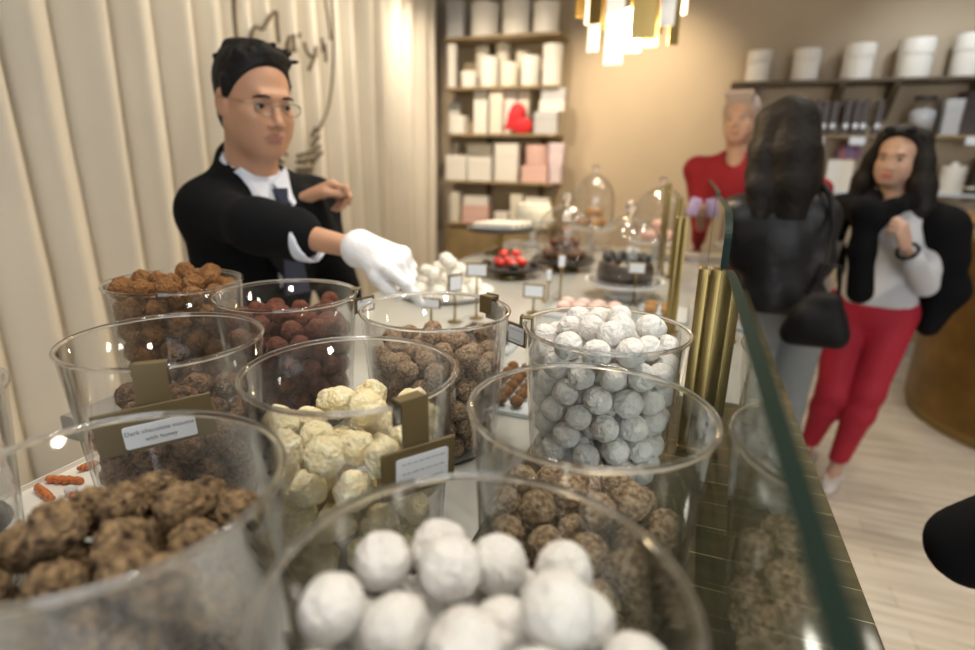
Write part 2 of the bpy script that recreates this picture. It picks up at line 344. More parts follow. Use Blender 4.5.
# ------------------------------------------------------------------ sweets
def truffle_mesh(name,seed,sub,low,fine,fs,m,crumb=0):
    bm=bmesh.new(); bmesh.ops.create_icosphere(bm,subdivisions=sub,radius=1); off=Vector((seed*7.3,seed*3.1,seed*5.7)); d=[]
    for v in bm.verts:
        p=v.co
        h=low*noise.noise(p*1.3+off)+fine*noise.fractal(p*fs+off,1,2,3)
        if crumb:
            q=noise.voronoi(p*fs*.85+off)[0]; h+=crumb*(.55-min(q[0],.6)*1.0)
        d.append(h)
    mx=max(d)
    for v,h in zip(bm.verts,d): v.co*=(1+h-mx)
    me=bpy.data.meshes.new(name); bm.to_mesh(me); bm.free(); me.materials.append(M[m]); me.polygons.foreach_set('use_smooth',[True]*len(me.polygons)); return me
KIND={'snow':('white_truffle',[truffle_mesh('white_truffle',i,4,.06,.03,3,'snow') for i in range(4)]),
'cream':('cream_truffle',[truffle_mesh('cream_truffle',i+5,5,.22,.055,4,'cream_crumb',.03) for i in range(4)]),
'cinnamon':('cinnamon_truffle',[truffle_mesh('cinnamon_truffle',i+10,4,.10,.10,4,'cinnamon',.05) for i in range(3)]),
'cocoa':('cocoa_truffle',[truffle_mesh('cocoa_truffle',i+15,4,.10,.02,3,'cocoa') for i in range(3)]),
'speckled':('speckled_truffle',[truffle_mesh('speckled_truffle',i+20,4,.05,.05,5,'speckled',.04) for i in range(3)]),
'nut':('nut_truffle',[truffle_mesh('nut_truffle',i+25,5,.08,.05,5,'nutcrumb',.11) for i in range(4)]),
'mocha':('brittle_truffle',[truffle_mesh('brittle_truffle',i+30,5,.10,.09,4.5,'mocha',.14) for i in range(4)]),
'honey':('honey_truffle',[truffle_mesh('honey_truffle',i+35,5,.08,.08,5,'honey',.12) for i in range(3)]),
'dark':('dark_truffle',[truffle_mesh('dark_truffle',i+40,4,.06,.03,4,'darkchoc') for i in range(2)])}
# packed positions: x, y, z, radius in tenths of a millimetre, measured from the bowl's floor centre
PACK=json.loads('''{"cinnamon":[[-165,-583,283,153],[-180,269,380,168],[-333,-45,222,144],[-22,10,235,163],[581,165,225,155],[419,432,227,157],[-163,574,233,162],[136,285,227,154],[-439,410,229,158],[-435,-425,221,154],[583,-149,287,163],[149,-582,229,158],[308,17,225,155],[158,-263,233,160],[-156,-285,225,150],[428,-423,227,154],[-344,-531,539,155],[-585,-187,361,160],[630,44,544,158],[13,148,614,158],[150,585,313,159],[184,-99,513,159],[-313,112,643,163],[278,-553,537,171],[-309,537,542,169],[-9,-365,506,167],[-288,-187,507,164],[303,197,488,159],[447,-271,555,157],[-582,122,243,157],[14,468,585,161],[-62,-134,727,155],[541,331,661,164],[-10,-635,704,167],[399,19,768,165],[-99,318,871,169],[323,549,579,154],[226,-261,789,163],[-546,305,520,162],[654,-138,969,156],[-316,85,971,164],[-303,-571,859,168],[-550,-317,658,164],[-137,638,813,158],[-628,4,626,168],[516,-396,842,162],[231,319,778,162],[111,54,931,166],[-41,-384,915,156],[-436,477,850,168],[-325,-234,884,165],[-619,199,898,167],[144,376,1082,158],[-639,-134,934,168],[364,153,1121,158],[-103,-126,1092,156],[352,-172,1084,169],[20,670,1156,169],[-4,-663,1073,167],[-269,281,1231,163],[181,631,870,159],[272,-602,860,155],[631,181,940,165],[-307,597,1135,167],[423,-518,1135,168],[16,130,1236,160],[127,-387,1186,158],[-513,-427,1076,165],[209,-655,1356,168],[-201,-417,1200,170],[-563,384,1159,157],[-120,-684,1383,163],[675,42,1241,169],[-677,66,1195,162],[-438,72,1419,164],[-422,-136,1175,155],[463,466,954,165],[339,585,1242,169],[-626,-287,1376,168],[408,-10,1442,169],[-25,-398,1516,166],[-204,-151,1401,159],[353,-355,1421,167],[113,-137,1379,158],[-421,-550,1421,168],[-17,424,1366,156],[372,-605,1646,168],[-168,685,1454,158],[582,360,1239,161],[625,-284,1250,160],[-644,288,1564,166],[65,-718,1644,158],[-710,-33,1569,161],[-149,178,1507,155],[672,225,1516,159],[149,689,1494,162],[196,-221,1673,157],[-545,-470,1721,165],[137,86,1609,161],[476,-70,1766,167],[276,295,1399,165],[-716,136,1846,162],[109,410,1668,169],[-253,-670,1684,165],[-452,526,1430,168],[500,500,1518,161],[405,247,1699,164],[-45,727,1747,158],[-230,448,1675,171],[-431,-182,1622,159],[-390,155,1729,159],[708,-88,1539,156],[394,-368,1873,159],[74,-465,1850,167],[-244,-366,1817,166],[-110,-95,1699,157],[609,-376,1629,161],[-82,194,1833,162],[333,641,1762,166],[-537,492,1799,162],[709,157,1831,164],[-694,-201,1854,168]],"cocoa":[[249,-239,208,133],[-263,-235,208,133],[-7,-329,235,140],[318,535,205,136],[-608,-96,214,140],[-228,577,297,145],[516,345,207,134],[615,94,205,132],[364,2,208,134],[-28,-614,213,142],[75,-8,212,145],[-359,17,206,130],[-590,188,226,141],[230,-580,335,143],[259,257,210,135],[587,-185,213,144],[19,-111,598,152],[48,612,214,143],[-301,-540,210,139],[-450,427,207,131],[105,-379,500,142],[581,264,476,145],[-139,70,401,150],[-369,-79,518,148],[-507,-355,209,136],[-180,-309,482,150],[441,-431,211,137],[-4,331,214,136],[46,180,599,140],[-255,254,206,127],[-585,-265,469,140],[296,-154,486,150],[-143,-620,489,149],[112,-637,647,151],[635,-26,467,148],[142,405,454,143],[-60,640,531,146],[-545,330,480,148],[-333,190,651,151],[-409,-492,484,143],[309,147,481,150],[281,345,705,148],[-284,-309,906,151],[-308,-584,744,146],[-634,46,480,147],[227,-370,756,142],[-61,-412,738,147],[376,-530,575,140],[411,495,470,140],[-217,-65,762,139],[542,386,842,149],[293,-606,907,145],[550,-313,481,150],[359,-135,869,150],[248,-350,1042,144],[-42,-421,1055,153],[59,-174,890,147],[-149,359,483,149],[-530,-394,731,145],[211,620,628,141],[334,587,879,141],[14,-678,921,142],[644,130,731,148],[-245,-643,1030,141],[-363,540,551,139],[-327,296,1000,150],[511,-433,801,139],[1,432,727,145],[-102,184,844,146],[-482,455,798,148],[178,99,839,146],[-624,195,743,152],[210,350,995,150],[171,-671,1166,147],[-164,-56,1044,147],[-214,627,780,146],[630,-171,738,153],[-356,587,1028,142],[-484,-479,1048,149],[68,-171,1185,147],[-69,432,1004,140],[442,134,953,143],[460,-512,1171,152],[415,-139,1165,150],[159,95,1125,139],[213,660,1126,143],[-616,306,1013,139],[-643,-119,731,151],[293,27,1372,141],[617,-305,1025,139],[444,-297,1423,153],[-102,202,1169,145],[-641,-235,1003,144],[-690,40,1056,140],[60,670,882,145],[629,286,1109,144],[97,428,1259,147],[-384,236,1278,139],[368,255,1222,141],[462,518,1123,142],[681,-27,999,145],[-294,-317,1201,143],[-439,32,915,148],[45,710,1354,143],[-691,-114,1316,152],[-416,-46,1206,152],[-371,-605,1283,140],[414,-590,1452,142],[-670,210,1286,147],[-115,-432,1404,150],[60,182,1404,140],[680,-196,1277,142],[-586,-394,1312,146],[355,613,1378,149],[-144,-36,1347,152],[534,-25,1530,151],[102,-165,1481,150],[-105,688,1114,140],[178,-415,1324,153],[-443,-190,1469,148],[-189,460,1256,140],[-723,77,1539,143],[-34,458,1522,148],[-100,-697,1271,145],[700,89,1311,145],[-210,216,1509,151],[-475,513,1287,151],[575,415,1368,147],[-173,-209,1597,150],[281,347,1480,145],[-241,668,1457,153],[687,230,1569,148],[139,-697,1464,153],[-521,322,1506,140]],"speckled":[[-33,627,200,134],[-15,-349,202,136],[-270,-235,209,144],[-11,135,425,140],[-386,18,200,127],[-281,272,204,138],[-73,-618,205,138],[375,-16,201,128],[398,495,410,142],[-621,-89,200,129],[-596,184,204,136],[-333,-525,206,138],[-294,549,204,138],[260,236,206,141],[204,-585,209,141],[-5,347,215,146],[238,-251,202,136],[-177,364,450,142],[-487,401,343,142],[233,580,202,136],[-134,46,199,125],[586,-192,212,143],[449,124,425,138],[-290,108,440,138],[-143,-356,546,146],[442,-437,206,139],[616,93,205,134],[363,548,687,142],[-328,-160,472,134],[349,-142,451,143],[516,350,204,137],[-529,-338,200,133],[-72,131,702,142],[103,-630,477,146],[556,-331,461,136],[-639,31,448,142],[642,-70,461,137],[650,97,685,143],[-587,278,581,143],[369,-531,460,136],[148,622,477,144],[-590,-249,456,142],[-323,267,692,143],[-133,631,546,145],[116,-5,218,131],[-82,416,731,144],[-537,398,839,145],[-34,-141,403,135],[156,96,882,145],[262,-611,716,139],[-445,14,652,140],[165,346,442,135],[-135,95,977,143],[492,-449,717,137],[-205,-124,721,145],[630,-212,697,137],[677,-52,926,141],[-393,522,578,138],[148,-345,450,142],[-179,-622,460,136],[184,362,795,136],[-422,-482,473,144],[407,-48,745,144],[-13,-664,739,141],[-642,-159,765,146],[-418,-102,928,136],[-25,-387,810,145],[-72,674,838,136],[221,116,596,147],[-516,-416,735,142],[122,-673,988,142],[-653,128,819,146],[636,234,938,144],[-610,-307,1014,144],[418,230,762,134],[77,-108,700,138],[-292,-338,879,135],[26,226,1163,136],[-331,591,836,136],[-290,-592,718,145],[566,331,560,135],[390,-564,957,138],[240,-333,718,140],[671,-184,1180,145],[275,315,1061,147],[482,477,938,143],[353,-201,975,136],[-638,266,1073,141],[28,457,1006,143],[-238,382,982,134],[-431,-533,1020,143],[196,650,889,138],[-290,-7,1193,142],[-6,-160,988,143],[-177,-659,975,143],[413,68,1006,141],[162,-395,1028,141],[-402,171,943,136],[-690,-36,1053,140],[182,-20,1137,135],[-212,659,1076,140],[581,-359,966,141],[326,612,1138,144],[-538,-111,1275,139],[445,192,1250,134],[-356,-277,1141,141],[193,-212,1330,136],[397,-375,1190,144],[550,441,1210,139],[-113,-405,1080,139],[606,-374,1392,146],[140,450,1277,139],[-459,521,1083,138],[79,-459,1287,138],[-39,-703,1219,140],[-588,409,1304,135],[-553,-440,1261,141],[-83,-193,1270,146],[-138,440,1237,141],[-311,-631,1262,144],[-145,160,1379,146],[198,138,1369,145],[-698,121,1312,144],[-343,620,1327,145],[-367,269,1204,145],[420,-78,1257,137],[54,697,1157,140],[417,588,1405,138],[697,99,1179,137],[291,-640,1214,141]],"snow":[[160,-587,306,158],[-361,488,221,151],[-561,-261,449,158],[-121,-296,215,147],[80,286,223,154],[-137,-594,219,150],[232,557,226,153],[579,-200,216,145],[-74,598,227,155],[600,94,222,150],[-219,221,319,162],[-605,-58,221,151],[179,-256,220,152],[476,371,225,153],[-410,-440,228,161],[417,-445,219,148],[-551,245,254,159],[37,-631,600,160],[-308,-62,216,146],[168,-31,499,157],[-10,-11,238,155],[-198,304,635,162],[342,-533,566,158],[98,301,531,151],[298,31,221,154],[-261,-574,503,155],[-207,596,513,155],[-469,-434,701,159],[55,-332,493,154],[-644,-88,693,150],[552,-304,506,156],[-425,49,495,158],[111,615,521,163],[-467,423,507,156],[-141,396,974,152],[-122,-10,629,161],[-102,-653,882,154],[279,-251,697,158],[-247,-264,489,154],[48,-131,866,152],[629,3,521,158],[-142,-360,771,160],[402,495,533,151],[-361,-134,799,155],[378,197,470,154],[-378,-557,968,148],[394,36,736,152],[-601,220,712,162],[484,-439,855,161],[26,187,826,154],[630,-160,794,159],[156,373,1030,149],[215,-618,872,162],[-409,511,806,157],[-341,169,892,159],[244,615,843,152],[295,324,764,154],[-35,-416,1063,152],[-207,-648,1212,162],[588,269,684,155],[-311,-277,1071,155],[-66,644,795,163],[169,65,1081,161],[260,633,1150,155],[-600,-297,956,153],[254,-298,1033,160],[-136,10,1059,149],[-514,-460,1222,154],[115,-669,1177,162],[27,-172,1251,161],[404,-554,1137,152],[-42,249,1219,149],[600,-311,1129,160],[-667,10,985,157],[452,-56,1028,151],[-418,-5,1175,155],[-389,-599,1463,150],[639,188,983,159],[482,462,971,157],[312,-280,1348,158],[-336,288,1180,149],[146,86,1402,158],[-45,594,1190,154],[-594,314,1018,156],[416,218,1201,153],[231,-668,1476,158],[-220,374,1452,157],[-678,136,1278,157],[29,-454,1385,149],[-562,419,1330,152],[494,-512,1431,149],[-183,29,1376,154],[688,-22,1223,156],[-83,-711,1492,150],[658,239,1397,159],[-355,-239,1377,156],[-345,585,1109,156],[-663,-187,1245,157],[452,-4,1438,163],[658,-251,1436,157],[188,401,1335,150],[129,698,1419,151],[-86,160,1644,159],[-612,-366,1498,153],[483,497,1326,160],[-193,-401,1591,156],[-446,563,1574,154],[171,-416,1662,160],[-198,683,1440,151],[430,-240,1648,153],[-452,121,1492,153],[669,289,1707,155],[382,292,1555,162],[9,-153,1574,161],[369,612,1604,161],[46,446,1605,158],[725,7,1588,149],[-440,-176,1668,153],[-529,-506,1763,156],[-705,-62,1538,162],[-643,328,1614,154],[210,70,1711,157],[510,30,1812,161],[-356,300,1723,154],[-183,-87,1823,160],[-267,-678,1737,158],[-64,-455,1871,156],[117,-184,1873,158],[266,410,1828,156],[103,727,1721,150],[-187,614,1750,162],[79,-720,1761,163]],"honey":[[-13,604,329,165],[-291,-527,292,165],[515,326,334,161],[14,-604,225,157],[-608,-6,221,153],[-230,199,229,161],[15,-283,227,162],[73,292,221,156],[-533,292,221,153],[321,-500,236,168],[-15,11,390,165],[-261,-119,224,158],[-519,-306,227,159],[542,-258,308,168],[281,40,234,169],[-138,-278,533,168],[242,-213,445,161],[288,528,228,161],[-118,-614,564,166],[202,-599,527,156],[-310,514,229,161],[-601,-182,514,159],[-293,20,578,169],[606,46,221,154],[-160,610,628,166],[-434,442,531,169],[234,320,490,159],[-600,147,509,169],[-430,-453,590,169],[113,94,672,155],[619,-105,597,166],[-80,307,497,155],[-103,-54,853,163],[106,378,815,162],[117,-359,723,158],[168,612,602,160],[-221,266,799,168],[598,219,627,160],[328,-124,740,157],[37,-648,857,166],[432,476,729,162],[-395,-204,813,168],[-339,565,895,159],[-555,341,821,160],[-502,-431,1037,168],[366,177,848,163],[465,-425,587,163],[-25,661,920,159],[-358,43,1019,155],[560,351,1057,170],[660,40,884,156],[285,593,1003,168],[-79,387,1080,161],[577,-291,875,170],[271,-262,1022,161],[-644,23,843,170],[86,-11,1117,164],[-284,-591,850,159],[354,-545,875,167],[230,287,1127,166],[-102,-356,985,166],[-398,347,1124,162]],"cream":[[274,509,253,188],[226,-459,250,185],[190,-89,250,185],[-149,561,250,185],[-212,20,262,197],[-477,324,255,190],[-59,-272,467,191],[528,-243,250,185],[-439,-373,256,191],[-123,-572,246,181],[-585,-31,245,180],[45,260,434,194],[-593,155,564,179],[468,175,261,196],[385,-461,595,194],[27,-604,642,193],[-577,-204,561,179],[271,15,612,182],[-344,-493,611,194],[-353,492,571,186],[-238,146,670,190],[357,500,615,181],[-521,-379,995,182],[3,606,593,188],[-182,-605,967,192],[123,-270,801,188],[595,-150,598,181],[209,-595,986,194],[577,212,623,181],[-245,-196,830,187],[114,-295,1207,189],[87,270,812,184],[-630,-27,879,186],[-520,342,881,195],[-255,-212,1205,187],[185,606,944,188],[269,9,1025,196],[637,12,924,184],[-198,565,917,195],[534,-344,925,185],[-169,109,1037,184],[498,382,950,195],[-379,-552,1281,180],[103,18,1432,194],[104,324,1191,194],[544,-142,1261,195],[-499,131,1192,180],[-207,231,1385,183],[-424,496,1226,193],[620,233,1280,187],[442,-503,1264,179],[-76,653,1280,191],[3,-658,1310,193],[-623,-203,1315,196],[404,532,1283,181]],"nut":[[103,293,294,158],[604,-33,310,166],[-605,38,308,163],[-315,-55,221,154],[-546,-266,222,156],[-35,-598,231,163],[7,4,217,151],[-496,336,230,160],[43,608,352,164],[-250,550,225,159],[543,272,222,156],[310,66,222,155],[53,396,593,156],[-106,-286,224,157],[-198,235,225,155],[210,-232,226,158],[-341,-498,316,167],[309,212,531,164],[281,-537,275,159],[52,-287,538,168],[512,-327,221,155],[-259,-210,493,155],[328,505,227,158],[7,91,515,153],[616,-178,595,153],[-610,-163,563,160],[350,529,590,160],[440,-442,547,167],[-178,-605,582,162],[-457,-441,618,160],[-308,102,501,160],[-445,449,528,156],[211,24,768,152],[319,-108,500,155],[229,-398,806,163],[-609,190,589,155],[-101,-67,760,158],[-186,612,572,152],[150,-608,566,165],[619,152,571,154],[-221,313,722,156],[539,354,808,166],[216,351,862,160],[545,5,847,165],[-159,-378,814,162],[-38,176,964,164],[-417,-193,810,154],[548,-355,846,161],[-289,588,867,160],[-358,101,924,166],[-433,-502,930,158],[-543,363,848,162],[-659,-1,828,153],[-3,-656,848,158],[13,-204,1021,157],[45,652,771,155],[336,-178,1026,165]],"mocha":[[-288,-515,240,170],[-522,-256,274,181],[-243,538,240,170],[240,2,248,183],[104,574,267,179],[-482,363,409,171],[416,416,242,171],[-255,-14,302,176],[347,-482,236,166],[37,-593,313,172],[-378,504,708,172],[-25,242,239,174],[-8,-253,237,172],[551,-219,238,167],[-439,-424,593,183],[-71,612,579,176],[-585,87,239,169],[401,197,537,179],[84,31,574,179],[310,-242,508,180],[283,538,589,185],[-182,258,547,171],[-122,-258,567,176],[615,-80,594,174],[-315,-13,722,169],[-594,210,696,170],[-130,-606,623,175],[-226,610,1003,176],[151,287,820,180],[227,-575,611,176],[-200,268,898,179],[319,-25,830,173],[100,638,882,172],[579,117,240,169],[-612,-115,589,171],[103,-302,834,176],[628,-146,943,177],[25,16,1026,181],[597,201,844,184],[-654,13,967,169],[-417,519,1313,186],[412,493,966,182],[440,-451,878,186],[101,-642,928,171],[6,-413,1172,176],[-558,-318,918,178],[-249,-591,960,182],[-219,-235,968,174],[-86,670,1323,177],[-653,-164,1263,174],[319,-584,1195,177],[-529,375,998,178],[32,367,1153,179],[336,174,1125,181],[549,397,1302,173],[-351,49,1141,180],[413,-41,1394,171],[0,23,1388,180],[-466,-478,1224,177],[282,-207,1121,172],[-244,-228,1334,174],[-140,346,1458,170],[174,-286,1455,176],[-178,-655,1351,176],[226,296,1446,178],[667,84,1202,170],[266,612,1278,182],[582,-334,1239,175],[-641,213,1291,174],[453,-513,1524,185],[-369,83,1500,180]],"snowfront":[[-126,-579,251,170],[266,-27,229,164],[-266,-135,235,169],[548,225,237,167],[44,-277,246,171],[451,-391,324,170],[-192,198,239,172],[65,593,314,170],[199,-570,225,155],[-597,33,232,161],[588,-103,233,162],[359,485,226,155],[131,266,225,158],[-566,-221,437,167],[8,3,450,176],[-628,-77,739,170],[-250,545,230,160],[37,313,610,171],[-495,339,230,160],[-163,-292,528,172],[-419,-429,229,160],[162,-242,646,173],[297,83,637,176],[75,-609,536,175],[-582,198,531,174],[579,-222,601,174],[471,399,527,171],[321,-76,944,169],[-257,130,643,175],[-654,122,1001,159],[-2,-9,829,165],[-495,-396,713,165],[383,-500,638,166],[-146,287,933,173],[-296,-154,823,162],[-237,-593,659,160],[216,595,612,161],[72,-313,976,176],[186,245,913,161],[592,265,821,163],[-111,619,602,165],[278,-590,943,168],[-341,47,1088,172],[620,103,540,160],[380,519,895,175],[-370,-539,991,170],[650,-52,887,165],[-276,593,885,162],[53,646,895,169],[-54,-649,929,169],[528,424,1186,164],[-398,482,516,163],[-594,-277,1019,172],[535,-367,911,171],[-8,-8,1169,173],[324,146,1192,163],[-521,373,825,172],[-253,272,1319,161],[-510,-464,1282,160],[298,-217,1244,163],[-673,-64,1279,173],[-228,-270,1142,168],[-612,294,1278,169],[634,-228,1206,169],[-396,542,1191,170],[451,-508,1218,165],[53,345,1210,172],[-376,61,1529,160],[-207,-650,1263,165],[-644,-294,1519,161],[701,-46,1476,162],[16,-364,1364,175],[-81,669,1205,170],[124,121,1463,173],[-316,-259,1469,170],[127,-664,1236,169],[659,113,1181,173],[-22,-689,1541,170],[-158,345,1626,168],[500,217,1466,169],[78,562,1486,169],[325,-622,1503,165],[257,621,1202,171],[435,547,1480,166],[-371,-594,1552,170],[260,-281,1590,168],[-256,646,1499,172],[-43,-131,1630,171],[-533,469,1548,160],[351,26,1708,173],[577,-384,1508,174],[-695,128,1558,165]],"dark":[[608,4,336,165],[106,-305,219,153],[-41,600,228,163],[189,234,218,151],[-605,-36,223,158],[-111,292,217,152],[-201,-235,226,160],[-342,502,310,163],[-266,-546,222,156],[516,304,230,165],[279,533,230,161],[41,-607,221,155],[-7,7,297,158],[524,-298,227,162],[304,-59,228,162],[319,-520,355,165],[-309,60,218,153],[-140,-609,509,162],[-59,-304,498,153],[-177,183,510,164],[69,398,448,154],[504,-377,588,164],[458,182,557,155],[164,-610,633,165],[154,104,553,158],[-544,272,220,155],[231,-202,516,155],[-168,609,562,160],[-307,-114,509,156],[-504,-337,261,160],[411,484,514,153],[256,324,751,154],[159,615,664,164],[-478,385,580,160],[-63,-70,698,154],[-425,-474,533,153],[-606,-190,519,153],[-621,116,497,154],[-405,98,721,156],[-61,372,751,160]]}''')
BR,BB,BH,BT=.0925,.078,.18,.003
def bowl_prof():
    o=.0008; P=[(0,0)]+[(BB+o-.01+.01*math.sin(a),.01-.01*math.cos(a)) for a in np.linspace(0,PI/2,5)]+[(BR,BH)]
    o=.0012; Q=[(BR-BT,BH)]+[(BB+o-BT-.009+.009*math.sin(a),.015-.009*math.cos(a)) for a in np.linspace(PI/2,0,5)]+[(0,.006)]
    return P+Q
BWALL=None;BRIM=None
def bowl(x,y,label):
    global BWALL,BRIM
    e=empty('truffle_bowl',(x,y,CT+.0006),label,'bowl','clear bowls of truffles on the counter')
    if BWALL is None:
        w=MB().lathe(bowl_prof(),n=96).done('bowl_wall','acrylic',e,True); BWALL=w.data
        t=np.linspace(0,2*PI,96,endpoint=False)
        r=MB().tube([(.0922*math.cos(a),.0922*math.sin(a),BH+.0009) for a in t],.0024,10,True).done('rim','rim',e,True); BRIM=r.data
        b=MB().lathe([(.066,.0),(.0715,.0),(.073,.0014),(.0715,.0026),(.066,.0026)],n=72,closed=True).done('foot_ring','rim',e,True); b.location.z=-.0002; bowl.fr=b.data
    else:
        for n,d in (('bowl_wall',BWALL),('rim',BRIM),('foot_ring',bowl.fr)):
            o=bpy.data.objects.new(n,d); COL.objects.link(o); o.parent=e
            if n=='foot_ring': o.location.z=-.0002
    return e
def fill(b,pack,kind,label,group,rot=0,seed=0,special=None):
    rg=random.Random(seed); nm,ms=KIND[kind]; c,s=math.cos(rot),math.sin(rot); n=0
    pts=sorted(PACK[pack],key=lambda p:-p[2])
    for i,(x,y,z,r) in enumerate(pts):
        x,y,z,r=x/1e4,y/1e4,z/1e4,r/1e4
        o=bpy.data.objects.new(nm,rg.choice(ms)); COL.objects.link(o)
        o.location=(b.location.x+c*x-s*y,b.location.y+s*x+c*y,b.location.z+z); o.scale=(r,r,r)
        o.rotation_euler=(rg.uniform(0,6),rg.uniform(0,6),rg.uniform(0,6))
        tag(o,label,'truffle',group)
GX={0:-.071,1:-.281,2:-.497,3:-.711}
bF=bowl(-.079,.617,'clear bowl heaped to the rim with white truffles, in front of the gold post')
bD=bowl(-.29,.613,'clear bowl of grey-brown speckled truffles under the white-gloved hand')
bC=bowl(-.51,.605,'clear bowl of dark reddish cocoa truffles in front of the black suit')
bA=bowl(-.711,.603,'clear bowl heaped with orange-brown cinnamon truffles by the curtain')
bG=bowl(-.0575,.396,'half-filled clear bowl of pale chopped-nut truffles beside the glass panel')
bE=bowl(-.269,.394,'clear bowl of pale yellow crumb-coated truffles with a brown sign on its rim')
bB=bowl(-.492,.397,'clear bowl, low-filled with dark honey truffles, brown strap over its front rim')
bH=bowl(-.0695,.187,'nearest clear bowl, full of large white powdered truffles')
bI=bowl(-.292,.187,'clear bowl of brown brittle-coated truffles at the near corner of the counter')
bJ=bowl(-.562,.187,'clear bowl of nearly black truffles cut off by the edge, beside the curtain')
fill(bF,'snow','snow','white powdered truffle in the rim-full bowl in front of the gold post','white truffles in the bowl by the gold post',.4,1)
fill(bD,'speckled','speckled','grey-brown speckled truffle in the bowl under the white glove','speckled truffles under the glove',0,2)
fill(bC,'cocoa','cocoa','dark reddish-brown cocoa truffle in the bowl in front of the suit','cocoa truffles in front of the suit',1,3)
fill(bA,'cinnamon','cinnamon','orange-brown cinnamon truffle in the heaped bowl nearest the curtain','cinnamon truffles by the curtain',2,4)
fill(bG,'nut','nut','pale chopped-nut truffle in the half-filled bowl beside the glass panel','nut truffles in the half-filled bowl',.7,5)
fill(bE,'cream','cream','pale yellow crumb-coated truffle in the bowl with the brown sign','yellow truffles in the signed bowl',.2,6)
fill(bB,'honey','honey','dark honey truffle with brown flecks in the low-filled strap-signed bowl','honey truffles in the low-filled bowl',.9,7)
fill(bH,'snowfront','snow','large white powdered truffle in the nearest bowl','white truffles in the nearest bowl',.3,8)
fill(bI,'mocha','mocha','golden-brown brittle-coated truffle in the near corner bowl','brittle truffles in the corner bowl',.5,9)
fill(bJ,'dark','dark','nearly black truffle in the bowl cut off by the edge','black truffles in the cut-off bowl',.5,10)
# ------------------------------------------------------------------ signs clipped over bowl rims
def text(body,size,loc,R,parent,name,m='print_ink'):
    cu=bpy.data.curves.new(name,'FONT'); cu.body=body; cu.size=size; cu.align_x='CENTER'; cu.align_y='CENTER'; cu.extrude=.0001
    o=bpy.data.objects.new('tmp',cu); COL.objects.link(o); me=bpy.data.meshes.new_from_object(o.evaluated_get(bpy.context.evaluated_depsgraph_get())); bpy.data.objects.remove(o)
    t=link(name,me,None,parent,False); me.materials.clear(); me.materials.append(M[m]); t.matrix_local=Matrix.Translation(loc)@R.to_4x4(); return t
def rim_sign(b,px,label,strap,plaque,drop,card,lines=(),scrib=0,shift=0,tilt=0,yaw=0,inner=.02,size=.006,roll=0):
    p=atZ(*px,CT+BH); dx,dy=p[0]-b.location.x,p[1]-b.location.y; th=math.atan2(dy,dx)
    e=empty('price_sign',(b.location.x+(BR+.0022)*math.cos(th),b.location.y+(BR+.0022)*math.sin(th),CT+BH),label,'sign','signs clipped over bowl rims',th+PI/2)
    # local x runs along the rim, local -y points out of the bowl, z up
    w=strap; t=.0014; MBs=MB().box((0,-.0038,-drop/2+.004),(w,t,drop+.008)).box((0,.0031,.0056),(w,.0138,t)).box((0,.0096,-inner/2+.004),(w,t,inner+.004)); MBs.done('strap','tag_brown',e)
    R=Matrix.Rotation(yaw,3,'Z')@Matrix.Rotation(-roll,3,'Y')@Matrix.Rotation(tilt,3,'X'); pc=Vector((shift,-.0078,-drop-plaque[1]*.25))
    MB().box(pc,(plaque[0],.003,plaque[1]),rot=R,bev=.0007).done('plaque','tag_brown',e)
    n=R@Vector((0,-1,0)); cc=pc+n*.0022+R@Vector((card[2],0,card[3]))
    cb=MB(); 
    rr=.002; cw,ch=card[0]/2,card[1]/2; poly=[(sx*(cw-rr)+rr*math.cos(a),sz*(ch-rr)+rr*math.sin(a)) for sx,sz,a0 in ((1,1,0),(-1,1,PI/2),(-1,-1,PI),(1,-1,1.5*PI)) for a in (a0,a0+PI/4,a0+PI/2)]
    T=Matrix.Translation(cc)@frame(R@Vector((1,0,0)),R@Vector((0,0,1)),n).to_4x4()
    c=cb.prism(poly,-.0004,.0004,T).done('label_card','paper',e)
    F3=frame(R@Vector((1,0,0)),R@Vector((0,0,1)),n)
    for i,l in enumerate(lines): text(l,size,cc+n*.0007+R@Vector((0,0,(len(lines)/2-.5-i)*size*1.35)),F3,e,'lettering','print_ink')
    if scrib:
        k=MB(); rg=random.Random(3)
        for r in range(scrib):
            z=ch*.62-r*ch*1.24/max(1,scrib-1); x=-cw*.78
            while x<cw*.74:
                l=rg.uniform(.002,.006)
                k.box(cc+n*.0006+R@Vector((x+l/2,0,z)),(l,.0002,.0011),rot=R); x+=l+.0012
        k.done('fine_print','grey_ink',e)
    return e
rim_sign(bB,(152,367),'brown rim sign with two-line white label on the dark honey truffle bowl',.027,(.092,.040),.038,(.056,.021,.002,-.006),('Dark chocolate mousse','with honey'),yaw=.12,roll=.06,size=.0056)
rim_sign(bE,(411,405),'brown rim sign with three-line white label on the pale yellow truffle bowl',.024,(.064,.040),.040,(.046,.026,.002,0),(),3,yaw=-.1,roll=-.02)
rim_sign(bC,(344,293),'small brown rim sign on the reddish cocoa truffle bowl',.016,(.036,.022),.012,(.028,.015,0,0),(),2,yaw=-.9)
rim_sign(bD,(498,298),'small brown rim sign on the speckled truffle bowl',.022,(.034,.022),.014,(.026,.015,0,0),(),2)
rim_sign(bF,(527,322),'small rim sign facing the seller on the white truffle bowl',.012,(.034,.026),.010,(.028,.020,0,0),(),2,yaw=.9)
